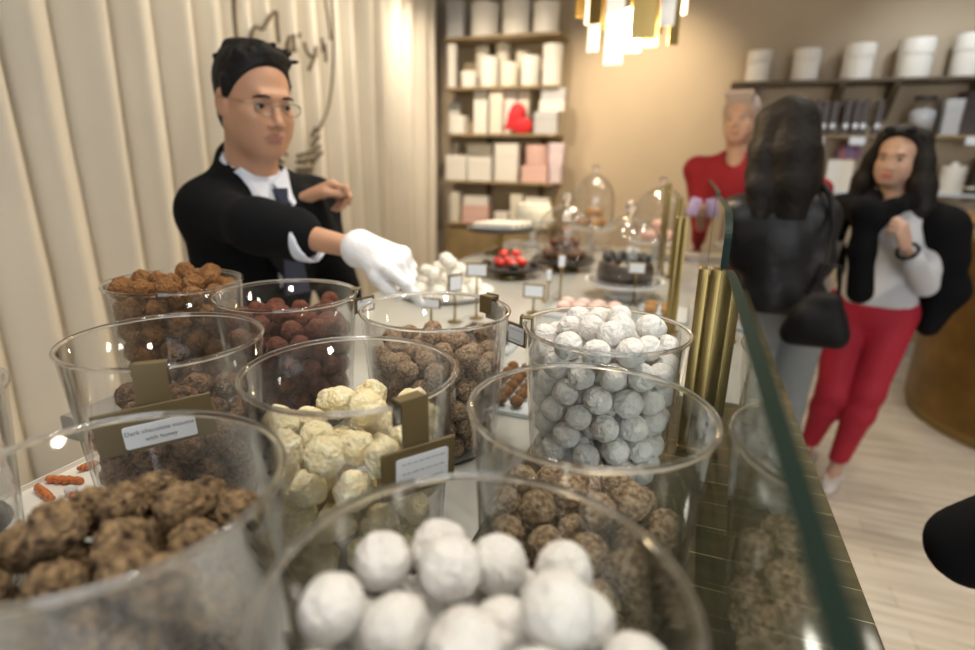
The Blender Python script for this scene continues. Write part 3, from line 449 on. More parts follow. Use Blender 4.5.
# candied peel and loose sweets at the counter corner
pt=empty('paper_tray',(-.585,.36,CT+.0006),'white paper sheet with candied orange peel at the counter corner','tray')
MB().prism([(-.075,-.15),(.02,-.15),(.02,.06),(-.075,.06)],0,.0012).done('sheet','white_card',pt); MB().box((-.0745,-.045,.004),(.002,.2,.006)).done('raised_edge','white_card',pt)
for i,((u,v),a,l,w) in enumerate([((64,480),.1,.042,.010),((44,493),-.45,.042,.009),((78,500),-.4,.034,.007),((88,466),1.1,.018,.008)]):
    p=atZ(u,v,CT+.006); pts=[(-l/2+l*k/14,.0016*math.sin(k*2.1),.0012*math.cos(k*2.1)) for k in range(15)]
    o=MB().tube(pts,[w*.45*(.75+.25*math.sin(PI*k/14)) for k in range(15)],8).done('candied_peel','peel',None,True); o.location=(p[0],p[1],CT+.0064); o.rotation_euler.z=a+.2
    tag(o,['longest ridged strip of candied orange peel, furthest up the white paper','candied orange peel strip closest to the edge of the white paper','thin candied orange peel strip nearest the brittle truffle bowl','short stub of candied orange peel beside the honey truffle bowl'][i],'candied peel','candied orange peel on the white paper')
for i,(u,v) in enumerate([(71,490),(58,509)]):
    p=atZ(u,v,CT+.008); o=MB().ball((0,0,0),.0075,3,(1,.8,.75)).done('sugared_almond','snow',None,True); o.location=(p[0],p[1],CT+.0079); tag(o,['white sugared almond between the two thick strips of candied peel','white sugared almond below the thin strip of candied peel'][i],'sweet','sugared almonds on the white paper')

# ------------------------------------------------------------------ cakes and patisserie further along the counter
def V3(p): return Vector((p[0],p[1],p[2]))
def card_stand(u,v,Y,label,w=.05,h=.034,rz=0,ub=None):
    p=atY(u,v,Y); z0=CT+.0006; H=p[2]-z0
    e=empty('place_card',(p[0],p[1],z0),label,'sign','place cards among the cakes',rz)
    MB().lathe([(0,0),(.016,0),(.016,.003),(.004,.005),(0,.005)],n=24).done('base','dark_brass',e,auto=40)
    MB().tube([(0,0,.004),(0,0,H-h/2+.002)],.0025,8).done('stem','dark_brass',e,True)
    MB().box((0,0,H),(w,.004,h),bev=.0012).done('frame','dark_brass',e)
    MB().box((0,-.0024,H),(w*.84,.001,h*.76)).done('card','paper',e)
card_stand(477,270,1.20,'white card on a thin stem in front of the two dark plates',.052,.034,.3)
card_stand(455,283,1.15,'narrow turned card on a stem in front of the white meringues',.04,.042,1.1)
card_stand(534,291,1.30,'large white card on a stem between the chocolate dome and the white truffle bowl',.054,.036,.1)
card_stand(637,268,1.50,'white card on a brass stem in front of the blueberry dome',.046,.032,.15)
card_stand(562,261,1.46,'narrow upright card in front of the chocolate pastry dome',.020,.040,.1)
card_stand(549,275,1.44,'slim lower card left of the chocolate pastry dome stand',.016,.040,.2)
card_stand(431,303,1.00,'white card on a stem behind the speckled truffle bowl',.042,.022,.1)
def stand(x,y,h,r,m,name,label,cat,group=None):
    e=empty(name,(x,y,CT+.0006),label,cat,group)
    MB().lathe([(0,0),(r*.5,0),(r*.48,.006),(.014,.016),(.012,h-.02),(r*.4,h-.010),(0,h-.010)],n=40).done('pedestal','porcelain' if m!='slate' else 'dark_brass',e,auto=50)
    MB().lathe([(0,h-.0098),(r-.004,h-.0098),(r,h-.005),(r,h),(r-.006,h-.003),(0,h-.003)],n=56).done('plate',m,e,auto=50)
    return e
def dome(x,y,z,r,h,label):
    e=empty('cake_dome',(x,y,z+.0006),label,'cake dome','glass domes over the cakes')
    P=[(r,0),(r,h*.45)]+[(r*math.cos(a),h*.45+h*.55*math.sin(a)) for a in np.linspace(.15,PI/2-.12,10)]
    Q=[(max(a-.003,.001),b-.002 if i>1 else b) for i,(a,b) in enumerate(P)]
    MB().lathe(P+Q[::-1],n=64,closed=True).done('bell','dome',e,True)
    MB().tube([(r*math.cos(a),r*math.sin(a),.002) for a in np.linspace(0,2*PI,64,endpoint=False)],.003,8,True).done('lower_rim','rim',e,True)
    k=MB().lathe([(0,h-.004),(.010,h-.004),(.007,h+.008),(.015,h+.018),(.016,h+.027),(.010,h+.036),(0,h+.038)],n=28).done('knob','rim',e,True)
    return e
def sweets(name,cat,group,label,m,spots,r,scale=(1,1,1),sub=3,low=.15,fine=.06):
    mes=[truffle_mesh(name,hash(name)%90+i if 0 else len(name)*3+i,sub,low,fine,3,m) for i in range(2)]
    for i,(x,y,z) in enumerate(spots):
        o=bpy.data.objects.new(name,mes[i%2]); COL.objects.link(o); o.location=(x,y,z+r*scale[2]); o.scale=(r*scale[0],r*scale[1],r*scale[2]); o.rotation_euler.z=i*1.7
        tag(o,label if isinstance(label,str) else label[i],cat,group)
def ring(cx,cy,z,r,n,a0=0): return [(cx+r*math.cos(a0+2*PI*i/n),cy+r*math.sin(a0+2*PI*i/n),z) for i in range(n)]
# white meringues, heaped on a low tray
mx,my=-.63,1.40
e=empty('cake_tray',(mx,my,CT+.0006),'low white tray heaped with white meringues','tray'); MB().lathe([(0,0),(.12,0),(.135,.016),(.131,.016),(.118,.005),(0,.005)],n=48).done('dish','porcelain',e,auto=50)
sweets('meringue','meringue','meringues heaped on the low tray','white meringue heaped on the low tray behind the glove','meringue',ring(mx,my,CT+.006,.085,9)+ring(mx,my,CT+.006,.035,4)+ring(mx,my,CT+.046,.055,6,.3)+[(mx,my,CT+.08),(mx+.03,my-.04,CT+.078)],.0235,(1,1,.85))
# dark plate with red jellies and dark plate with nougat on a stand
def p_(u,v,y): return atY(u,v,y)
a=p_(510,268,1.74); s1=stand(a[0],1.74,.035,.105,'slate','cake_stand','dark slate cake stand carrying a heap of bright red jellies','cake stand','cake stands on the counter')
zz=CT+.0006+.0325
sweets('red_jelly','sweet','red jellies on the slate stand','bright red jelly in the heap on the slate stand','jelly_red',ring(a[0],1.74,zz,.042,6)+[(a[0],1.74,zz+.001),(a[0]-.02,1.73,zz+.028),(a[0]+.02,1.74,zz+.028)],.0165,(1.15,1.15,.8))
sweets('brownie','cake','brownies around the slate stand','dark brownie square on the slate stand beside the red jellies','darkchoc',[(a[0]+.078*math.cos(t),1.74+.078*math.sin(t),zz) for t in (.2,2.2,3.6,5.2)],.016,(1,1,.7),3,.02,.02)
a2=p_(500,240,2.20); s2=stand(a2[0],2.20,.10,.14,'slate','cake_stand','taller dark slate cake stand topped with long white nougat bars','cake stand','cake stands on the counter')
zz=CT+.0006+.0975
for i in range(4):
    o=MB().box((0,0,.014),(.17,.034,.027),bev=.006).done('nougat_bar','meringue'); o.location=(a2[0]+.012*i-.01,2.15+.037*i,zz); o.rotation_euler.z=.1
    tag(o,'long white nougat bar lying on the taller slate stand','nougat','nougat bars on the slate stand')
a3=p_(533,226,2.44); s3=stand(a3[0],2.44,.12,.10,'porcelain','cake_stand','white cake stand with a cream iced cake behind the nougat','cake stand','cake stands on the counter')
c=empty('iced_cake',(a3[0],2.44,CT+.0006+.1175),'cream iced round cake on the white stand behind the nougat','cake'); MB().lathe([(0,0),(.08,0),(.085,.01),(.082,.052),(.07,.06),(0,.06)],n=48).done('sponge','cream_card',c,True)
MB().tube([(.067*math.cos(t),.067*math.sin(t),.062+.003*math.sin(9*t)) for t in np.linspace(0,2*PI,60,endpoint=False)],.008,8,True).done('piped_edge','meringue',c,True)
# domes
DM=[(563,270,1.95,.10,.19,.035,'slate','glass dome on a dark stand over chocolate and fruit pastries','dark stand under the glass dome with chocolate and fruit pastries'),
    (624,285,1.60,.098,.18,.045,'porcelain','glass dome over a dark blueberry cake behind the brass-stemmed card','white stand under the dome with the dark blueberry cake'),
    (655,262,2.36,.10,.21,.07,'porcelain','glass dome tucked beside the gold posts over pale cakes','white stand under the dome beside the gold posts'),
    (590,252,2.46,.09,.22,.10,'porcelain','glass dome at the back over small caramel cakes, between the other domes','white stand under the back dome of caramel cakes')]
DP=[]
for u,v,y,r,h,sh,m,l1,l2 in DM:
    p=atY(u,v,y); x=p[0]; stand(x,y,sh,r+.014,m,'cake_stand',l2,'cake stand','cake stands on the counter'); z=CT+.0006+sh; dome(x,y,z,r,h,l1); DP.append((x,y,z-.0028))
x,y,z=DP[0]
sweets('chocolate_pastry','pastry','chocolate pastries under the dome','dark chocolate pastry under the dome on the dark stand','milkchoc',ring(x,y,z,.062,8)+ring(x,y,z+.040,.036,4,.4)+[(x,y,z)],.0225,(1,1,.9),3)
sweets('fruit_tartlet','pastry','fruit tartlets under the dome','orange fruit tartlet under the dome with the chocolate pastries','pastry',[(x+.002,y,z+.083),(x-.002,y,z+.0431)],.0215,(1,1,.8),3)
x,y,z=DP[1]
c=empty('blueberry_cake',(x,y,z+.0004),'dark round cake topped with blueberries under the dome','cake'); MB().lathe([(0,0),(.076,0),(.079,.01),(.076,.05),(.070,.055),(0,.055)],n=48).done('sponge','darkchoc',c,True)
for i,(a_,b_,c_) in enumerate(ring(0,0,.0555,.056,10)+ring(0,0,.0555,.026,5)): MB().ball((a_,b_,c_+.011),.0125,2).done('blueberry','slate',c,True)
x,y,z=DP[2]; sweets('pale_cake','cake','pale cakes under the dome by the posts','pale iced cake under the dome beside the gold posts','pink_icing',ring(x,y,z,.052,6)+[(x,y,z+.043)],.0255,(1,1,.85),3,.05,.02)
x,y,z=DP[3]; sweets('caramel_cake','cake','caramel cakes under the back dome','small caramel cake under the back dome','pastry',ring(x,y,z,.048,6)+ring(x,y,z+.042,.027,3),.0235,(1,1,.85),3,.05,.02)
# acrylic trays in front of the domes
def tray(u,v,y,w,d,label):
    p=atY(u,v,y); e=empty('acrylic_tray',(p[0],y,CT+.0006),label,'tray','shallow acrylic trays')
    MB().box((0,0,.003),(w,d,.006)).done('base','tray_blue',e)
    MB().box((0,-d/2+.0015,.020),(w,.003,.028)).box((0,d/2-.0015,.020),(w,.003,.028)).box((-w/2+.0015,0,.020),(.003,d-.006,.028)).box((w/2-.0015,0,.020),(.003,d-.006,.028)).done('sides','acrylic',e)
    return p[0],y
x,y=tray(590,300,1.36,.20,.16,'shallow pale blue acrylic tray of pastries in front of the blueberry dome')
sweets('peach_macaron','macaron','macarons in the pale tray','pink macaron in the pale tray in front of the blueberry dome','pink_icing',[(x-.06+.04*i,y-.03+.05*j,CT+.0072) for i in range(4) for j in range(2)],.018,(1,1,.7),3,.02,.01)
x,y=tray(664,305,1.42,.12,.16,'shallow pale blue acrylic tray next to the gold post')
sweets('orange_macaron','macaron','macarons next to the gold post','orange macaron in the tray next to the gold post','pastry',[(x-.03+.04*i,y-.03+.05*j,CT+.0072) for i in range(2) for j in range(2)],.017,(1,1,.7),3,.02,.01)
x,y=tray(487,322,1.04,.14,.14,'shallow acrylic tray of dark chocolates behind the speckled truffle bowl')
sweets('chocolate_bonbon','chocolate','bonbons behind the speckled bowl','dark chocolate bonbon in the tray behind the speckled truffle bowl','darkchoc',[(x-.045+.03*i,y-.045+.03*j,CT+.0072) for i in range(4) for j in range(4)],.0125,(1,1,.8),2,.02,.01)
x,y=tray(517,366,.82,.10,.20,'narrow acrylic tray of reddish chocolates between the speckled and white truffle bowls')
sweets('red_bonbon','chocolate','reddish bonbons between the bowls','reddish chocolate bonbon in the narrow tray between two bowls','cinnamon',[(x-.025+.025*i,y-.08+.028*j,CT+.0072) for i in range(3) for j in range(6)],.011,(1,1,.9),2,.05,.02)
# ------------------------------------------------------------------ shelving unit on the back wall, left part
UY0=4.85
def UX(u,v): return float(atY(u,v,UY0)[0])
ux0,ux1=-2.2,-1.175
su=empty('shelving_unit',(-1.69,5.0,0),'tall wooden shelving unit of white gift boxes beside the end of the curtain','shelves')
SZ=[.90,1.285,1.69,2.075,2.475,2.87]
MB().box((0,.192,1.45),(1.02,.012,2.9)).done('back_panel','unit_back',su)
for z in SZ: MB().box((0,.02,z-.0115),(1.03,.33,.023),bev=.002).done('shelf','shelf_wood',su)
MB().box((0,.015,.43),(1.0,.29,.84)).done('cabinet_body','shelf_wood',su)
for s in (-1,1): 
    d=MB().box((s*.25,-.142,.43),(.49,.02,.80),bev=.003).done('cabinet_door','shelf_wood',su); MB().lathe([(0,0),(.012,0),(.010,.02),(0,.022)],n=16,rot=Matrix.Rotation(PI/2,3,'X')).done('knob','brass',d,True).location=(s*.05,-.152,.6)
for x in (-.19,.33): MB().box((x,.18,1.9),(.05,.010,1.9)).done('upright','walnut',su)
def canister(x,y,z,r,h,label,m='white_card',cat='canister',name='gift_canister',group=None):
    e=empty(name,(x,y,z+.0006),label,cat,group)
    MB().lathe([(0,0),(r-.004,0),(r-.003,.003),(r-.003,h-.002),(0,h-.002)],n=36).done('body',m,e,auto=40)
    MB().lathe([(r-.002,h*.72),(r,h*.72),(r,h-.004),(r-.004,h),(0,h),(0,h-.0016),(r-.002,h-.0016)],n=36).done('lid',m,e,auto=40)
    return e
def gift_box(x,y,z,w,d,h,label,m='white_card',rz=0,name='gift_box',cat='box',group=None):
    e=empty(name,(x,y,z+.0006),label,cat,group,rz)
    MB().box((0,0,h*.35),(w-.006,d-.006,h*.7)).done('body',m,e)
    MB().box((0,0,h*.84),(w,d,h*.32),bev=.003).done('lid',m,e); return e
cz=[(u/2.707+420) for u in (0,)]
def cu(c): return c/2.707+420
def row(z,vv,items,rowname,yoff=0):
    """items: (kind, crop x0, crop x1, height px in the crop, material, depth offset, base offset m, text)"""
    for it in items:
        k,a,b,hp,m,dy,zb,t=it; Y=UY0+.04+dy*.6
        x0=max(-2.195,float(atY(cu(a),vv,Y)[0])); x1=float(atY(cu(b),vv,Y)[0]); w=x1-x0; hh=hp/2.707/128.
        if k=='c': canister((x0+x1)/2,4.862+w/2 if dy<.2 else 5.175-w/2*.78,z+zb,w/2*(.95 if dy<.2 else .76),hh,t,m)
        else: gift_box((x0+x1)/2,Y+.05,z+zb,w*.96,min(.11,max(.05,w)),hh,t,m)
W='white_card';Cc='cream_card';Gg='grey_card'
row(SZ[4],28,[('b',47,116,100,Gg,0,0,'pale grey box on the topmost shelf, next to the curtain'),('c',125,205,92,W,0,0,'wide white canister on the topmost shelf, first after the grey box'),('c',212,290,92,W,0,0,'wide white canister on the topmost shelf, second after the grey box'),('c',296,370,82,W,0,0,'wide white canister at the outer end of the topmost shelf')],'')
row(SZ[3],82,[('c',50,98,122,W,0,0,'tall white canister on the second shelf, next to the curtain'),('c',102,148,46,W,-.03,0,'lowest squat white canister on the second shelf'),
 ('c',152,205,84,W,-.04,0,'white canister on the second shelf, standing before the two tall back ones'),('c',209,260,66,Cc,-.04,0,'short cream canister in the middle of the second shelf'),
 ('c',266,318,82,W,-.02,0,'white canister on the second shelf, second from its outer end'),('c',323,378,110,W,-.02,0,'tall white canister at the outer end of the second shelf'),
 ('c',134,182,125,Cc,.20,0,'tall cream canister at the back of the second shelf, nearer the curtain'),('c',190,238,130,Cc,.20,0,'tallest cream canister at the back of the second shelf'),('c',243,288,108,Cc,.20,0,'cream canister at the back of the second shelf, farther from the curtain')],'')
row(SZ[2],132,[('b',46,74,96,W,.25,0,'slim white box on the heart shelf, next to the curtain'),('b',78,104,96,W,.25,0,'slim white box on the heart shelf, second from the curtain'),('b',84,120,52,W,-.05,0,'low white box on the heart shelf, before the slim ones'),
 ('b',144,182,124,W,.12,0,'tall white box on the heart shelf, third from the curtain'),('b',187,222,124,Cc,.03,0,'tall cream box behind the pointed side of the red heart'),('b',226,258,124,W,.12,0,'tall white box directly behind the red heart'),('b',262,292,124,Cc,.12,0,'tall cream box behind the upright end of the red heart'),
 ('b',306,370,62,Gg,0,0,'grey box at the bottom of the stack beside the red heart')],'')
row(SZ[2]+.0,132,[('b',318,386,30,W,0,.1805,'flat white box in the middle of the stack beside the heart'),('b',322,388,32,Gg,0,.2685,'grey box on top of the stack beside the red heart')],'')
row(SZ[1],181,[('b',45,100,118,Cc,.25,0,'upright cream box behind the long white one on the fourth shelf'),('b',58,126,76,W,-.04,0,'low white box on the fourth shelf, next to the curtain'),('b',128,192,72,W,-.04,0,'low white box on the fourth shelf, before the cream pair'),('b',124,196,112,Cc,.25,0,'large cream box in the middle of the fourth shelf'),('b',200,264,112,W,.03,0,'large white box beside the pink boxes on the fourth shelf'),
 ('b',272,345,48,'pink_card',-.02,0,'pink rectangular box under the rounded pink hat box'),('b',348,380,52,'lilac_card',.0,0,'small lilac box at the outer end of the fourth shelf')],'')
row(SZ[1],181,[('c',274,344,60,'pink_card',-.02,.1400,'rounded pink hat box on top of the pink rectangular box'),],'')
row(SZ[1],181,[('b',344,384,62,'lilac_card',.0,.1515,'lilac box on top of the small lilac box')],'')
row(SZ[0],223,[('b',54,78,84,W,.04,0,'slim white box on the lowest shelf, next to the curtain'),('b',82,106,96,Cc,.04,0,'slim cream box on the lowest shelf, second from the curtain'),('b',112,186,30,'pink_card',0,0,'pink box at the bottom of the stack of three'),('b',113,185,28,'pink_card',0,.0878,'pink box in the middle of the stack of three'),('b',116,182,26,W,0,.1695,'white box on top of the two pink boxes'),
 ('b',200,238,40,W,-.02,0,'smallest white box on the lowest shelf'),('b',242,276,96,Cc,.02,0,'tall cream box on the lowest shelf'),('b',281,345,88,W,-.02,0,'large white box at the outer end of the lowest shelf')],'')
# red heart
hx=float(atY(516,132,UY0-.02)[0]); hb=empty('heart_box',(hx,UY0+.045,SZ[2]+.0006),'bright red heart-shaped gift box leaning on the third shelf','box')
hp=[]
for t in np.linspace(0,2*PI,40,endpoint=False): hp.append((16*math.sin(t)**3,13*math.cos(t)-5*math.cos(2*t)-2*math.cos(3*t)-math.cos(4*t)))
sc=.0082; rt=-1.05; q=[(sc*(x*math.cos(rt)-y*math.sin(rt)),sc*(x*math.sin(rt)+y*math.cos(rt))) for x,y in hp]; mn=min(y for x,y in q); q=[(x,y-mn+.001) for x,y in q]
TH=frame(Vector((1,0,0)),Vector((0,0,1)),Vector((0,-1,0))).to_4x4()
MB().prism(q,-.02,.012,TH,bev=.004).done('heart_base','red_velvet',hb,auto=30); MB().prism([(x*1.03,(y-.12)*1.03+.1236) for x,y in q],.0125,.034,TH,bev=.008).done('heart_lid','red_velvet',hb,auto=30)
# ------------------------------------------------------------------ wall shelves, right part
WS=4.95
def wall_shelf(z,x0,x1,label,m='bracket_wood',br=(),d=.25):
    e=empty('wall_shelf',((x0+x1)/2,YB-.002-d/2,z-.022),label,'shelf','shelves on the back wall')
    MB().box((0,0,.011),(x1-x0,d,.022),bev=.002).done('board',m,e)
    for bx in br:
        MB().prism([(0,0),(0,-.24),(.03,-.24),(d-.03,-.03),(d-.03,0)],-.02,.02,Matrix.Translation((bx-(x0+x1)/2,d/2,0))@frame(Vector((0,-1,0)),Vector((0,0,1)),Vector((-1,0,0))).to_4x4(),bev=.002).done('bracket','bracket_wood',e)
    return e
def sx(u,v,y=5.0): return float(atY(u,v,y)[0])
z1=float(atY(900,77.5,4.96)[2]); z2=float(atY(892,135,4.96)[2]); z3=float(atY(955,194,4.96)[2])
wall_shelf(z1,.16,2.6,'upper wooden wall shelf carrying five round white hat boxes',br=[sx(757,85),sx(842,85),sx(897,85),sx(985,85)])
wall_shelf(z2,.42,2.6,'middle wall shelf lined with dark chocolate packets',m='shelf_wood')
wall_shelf(z3,.42,2.6,'lower wall shelf behind the woman in red trousers',m='tray_blue')
for i,(a,b,t) in enumerate([(744,771,52),(789,819,52),(838,873,50),(892,931,48),(946,985,46)]):
    x0,x1=sx(a,76,5.06),sx(b,76,5.06); e=canister((x0+x1)/2,5.065,z1,(x1-x0)/2*.93,(78-t)/557*4.75*1.0,['round white hat box on the upper shelf, above the man in red','round white hat box on the upper shelf, second from the man in red','round white hat box in the middle of the upper shelf','round white hat box on the upper shelf, above the woman with sunglasses','largest round white hat box, at the cropped end of the upper shelf'][i],'white_card','hat box','hat_box')
    r=(x1-x0)/2*.93; h=(78-t)/557*4.75; MB().lathe([(r+.0002,h*.60),(r+.002,h*.60),(r+.002,h*.68),(r+.0002,h*.68)],n=36,closed=True).done('ribbon','white_card',e,True)
def packet(u,w,h,label):
    x=sx(u,127,5.0); e=empty('chocolate_packet',(x,5.0,z2+.0006),label,'packet','dark packets on the middle shelf')
    MB().prism([(-w/2,0),(w/2,0),(w/2,h*.8),(w*.28,h*.93),(w*.32,h),(-w*.32,h),(-w*.28,h*.93),(-w/2,h*.8)],-.03,.03,frame(Vector((1,0,0)),Vector((0,0,1)),Vector((0,-1,0))).to_4x4(),bev=.006).done('pouch','choc_pack',e)
    MB().lathe([(0,0),(w*.36,0),(w*.36,.002),(0,.002)],n=20,rot=Matrix.Rotation(PI/2,3,'X')).done('round_label','paper',e).location=(0,-.0302,h*.26)
for i,u in enumerate((814.5,822.5,831.5,844.5,854,862,876)):
    packet(u,.052,.24,f'dark chocolate packet with round white label, {ORD[i]} in the row from the black-haired customer')
def price(u,v,label,y=4.955,w=.10,h=.055):
    p=atY(u,v,y); o=MB().box((0,0,0),(w,.003,h),bev=.001).done('shelf_tag','paper'); o.location=(p[0],YB-.002-.25-.0028,p[2]); tag(o,label,'price tag','white tags on the shelf edge')
price(816,142,'white price tag under the first dark packets'); price(857,141,'white price tag under the last dark packets'); price(974,141,'white price tag under the dark boxes at the cropped end')
# other goods on the shelves
def jar(u,y,z,r,h,m,label,lid='slate',name='storage_jar'):
    e=empty(name,(sx(u,130,y),y,z+.0006),label,'jar')
    MB().lathe([(0,0),(r,0),(r,h*.75),(r*.7,h*.86),(r*.7,h*.9),(r*.66,h*.9),(r*.66,h*.85),(r*.95,h*.73),(r*.95,.004),(0,.004)],n=36).done('glass','acrylic',e,True)
    if m: MB().lathe([(0,.005),(r*.92,.005),(r*.92,h*.6),(r*.5,h*.68),(0,h*.69)],n=28).done('contents',m,e,True)
    MB().lathe([(0,h*.905),(r*.76,h*.905),(r*.76,h),(0,h)],n=28).done('lid',lid,e,auto=40)
jar(919,5.02,z2,.085,.26,'white_top','clear jar with a black lid on the middle shelf above the sunglasses')
for i,(u,h,m,t) in enumerate([(951,.24,'grey_card','upright grey pouch on the middle shelf, right of the sunglasses'),]):
    gift_box(sx(u,120),5.02,z2,.11,.07,h,t,m,.1,'grey_pouch','packet')
for i in range(4): gift_box(sx(972,115)+.02,5.05,z2+i*.0715,.16,.13,.07,f'dark chocolate box, {["bottom","second lowest","second highest","topmost"][i]} of the cropped stack on the middle shelf','choc_pack',.05*i,'chocolate_box','box','dark boxes at the cropped end')
for i in range(3): gift_box(sx(972,180)+.09,5.05,z3+i*.0815,.15,.13,.08,f'dark box, {["bottom","middle","topmost"][i]} of the cropped stack on the lower shelf','choc_pack',-.05*i,'chocolate_box','box','dark boxes on the lower shelf')
e=canister(sx(951,190),5.03,z3,.075,.19,'round white tin on the lower shelf behind the woman with sunglasses','white_card','tin','white_tin'); MB().lathe([(0,.1904),(.02,.1904),(.026,.2),(.02,.215),(0,.218)],n=20).done('knob','white_card',e,True)
for u,l in ((833,'white standing card between the two women, nearer the black jacket'),(846,'cream standing card between the two women, nearer the sunglasses')):
    x=sx(u,172,4.97); e=empty('display_card',(x,4.965,z3+.0006),l,'card'); MB().box((0,0,.11),(.086,.006,.22),rot=Matrix.Rotation(-.12,3,'X')).done('card_face','white_card' if u<840 else 'cream_card',e).location.y=0; MB().box((0,.05,.08),(.03,.004,.16),rot=Matrix.Rotation(.45,3,'X')).done('easel_back','grey_card',e)
x=sx(851,155,5.02); e=empty('candy_bag',(x,4.98,z3+.0006),'clear bag of multicoloured sweets hanging under the middle shelf','bag'); 
MB().ball((0,0,.085),.085,3,(1,.8,1)).done('sweet_mix','candy_mix',e,True); MB().tube([(0,0,.165),(0,0,.175),(0,0,.195)],[.012,.01,.02],12).done('gathered_neck','acrylic',e,True)
e.location.z=z3+.0006+.18; e.location.y=5.105
MB().lathe([(0,-.18),(.06,-.18),(.06,-.176),(.012,-.165),(.012,-.01),(.05,-.002),(0,-.002)],n=24).done('pedestal','white_card',e,auto=40)
jar(822,5.05,z3,.05,.30,'darkchoc','slim jar of dark sweets beside the black-haired customer','porcelain')
# ------------------------------------------------------------------ round gold desk
DX,DY,DR=2.2,3.93,.80
dk=empty('round_desk',(DX,DY,0),'round bronze-clad serving desk with a wooden top','desk')
dh=float(atY(962,236,3.4)[2])
MB().lathe([(0,.07),(DR-.03,.07),(DR-.03,0),(DR-.06,0),(DR-.06,.06),(0,.06)],n=96).done('plinth','dark_brass',dk,auto=40)
MB().lathe([(0,.0705),(DR,.0705),(DR,dh-.05),(0,dh-.05)],n=128).done('drum','bronze',dk,auto=40)
MB().lathe([(0,dh-.0495),(DR+.01,dh-.0495),(DR+.015,dh-.04),(DR+.015,dh-.006),(DR+.01,dh),(0,dh)],n=128).done('worktop','shelf_wood',dk,auto=40)
def sweet_jar(u,v,y,r,h,label,m='yellow_sweet'):
    p=atY(u,v,y); e=empty('sweet_box',(p[0],y,dh+.0006),label,'box','clear boxes of sweets on the round desk')
    MB().box((0,0,h/2),(2*r,2*r,h)).done('clear_case','acrylic',e); MB().box((0,0,h*.2),(2*r-.01,2*r-.01,h*.36),bev=.01).done('sweets',m,e); MB().box((0,0,h+.004),(2*r+.006,2*r+.006,.007)).done('lid','white_card' if r>.055 else 'acrylic',e)
sweet_jar(960,224,3.80,.05,.15,'clear box of yellow sweets on the desk, closest to the woman with sunglasses')
sweet_jar(972,212,4.10,.06,.21,'taller clear box with white lid at the back of the desk','pastry')
# ------------------------------------------------------------------ chandelier
CX,CY=float(atY(633,30,2.4)[0]),2.4
ch=empty('chandelier',(CX,CY,1.82),'brass and frosted white strip chandelier glowing over the cake display','chandelier')
MB().tube([(0,0,.45),(0,0,ZC-1.82-.03)],.012,12).done('rod','brass',ch,True); MB().lathe([(0,0),(.06,0),(.06,.025),(0,.028)],n=32).done('ceiling_rose','brass',ch,auto=40).location.z=ZC-1.82-.0285
MB().lathe([(.10,.30),(.19,.30),(.19,.315),(.10,.315)],n=48,closed=True).done('ring_frame','brass',ch,auto=40); MB().tube([(-.15,0,.308),(.15,0,.308)],.006,8).tube([(0,-.15,.308),(0,.15,.308)],.006,8).tube([(0,0,.30),(0,0,.46)],.010,8).done('spokes','brass',ch,True)
MB().ball((0,0,.155),.062,3,(1,1,.75)).done('bulb','bulb',ch,True); MB().tube([(0,0,.195),(0,0,.305)],.02,12).done('lamp_holder','brass',ch,True)
def strip(u0,u1,v1,dr,m,ht=.30):
    """a hanging strip seen between pixel columns u0..u1 whose foot is at v1; dr is its distance in front of (-) or behind the axis"""
    y=CY+dr; x0,x1=float(atY(u0,v1,y)[0]),float(atY(u1,v1,y)[0]); z=float(atY((u0+u1)/2,v1,y)[2])
    a=math.atan2(dr,(x0+x1)/2-CX) if 1 else 0
    MB().box(((x0+x1)/2-CX,dr,z-1.82+ht/2),(x1-x0,.007,ht),rot=rotz((a+PI/2)*.35 if dr<0 else (a-PI/2)*.35),bev=.002).done('strip_lit' if m=='opal_lit' else 'strip',m,ch)
for s in [(603,622,65,-.17,'opal_lit',.17),(605,624,24,-.155,'opal',.25),(586,598,52,-.06,'opal_lit',.12),(588,602,24,-.15,'brass',.25),(630,655,39,-.185,'brass',.25),(659,674,26,-.10,'opal',.25),(667,678,45,-.02,'brass',.25),(575,583,18,.02,'brass',.25),(584,592,25,.06,'opal',.25),(622,640,52,.10,'opal_lit',.16),(643,658,47,.10,'brass',.16),(650,662,34,.14,'brass',.25),(600,615,30,.16,'brass',.25),(676,687,15,.05,'opal_lit',.2)]: strip(*s)
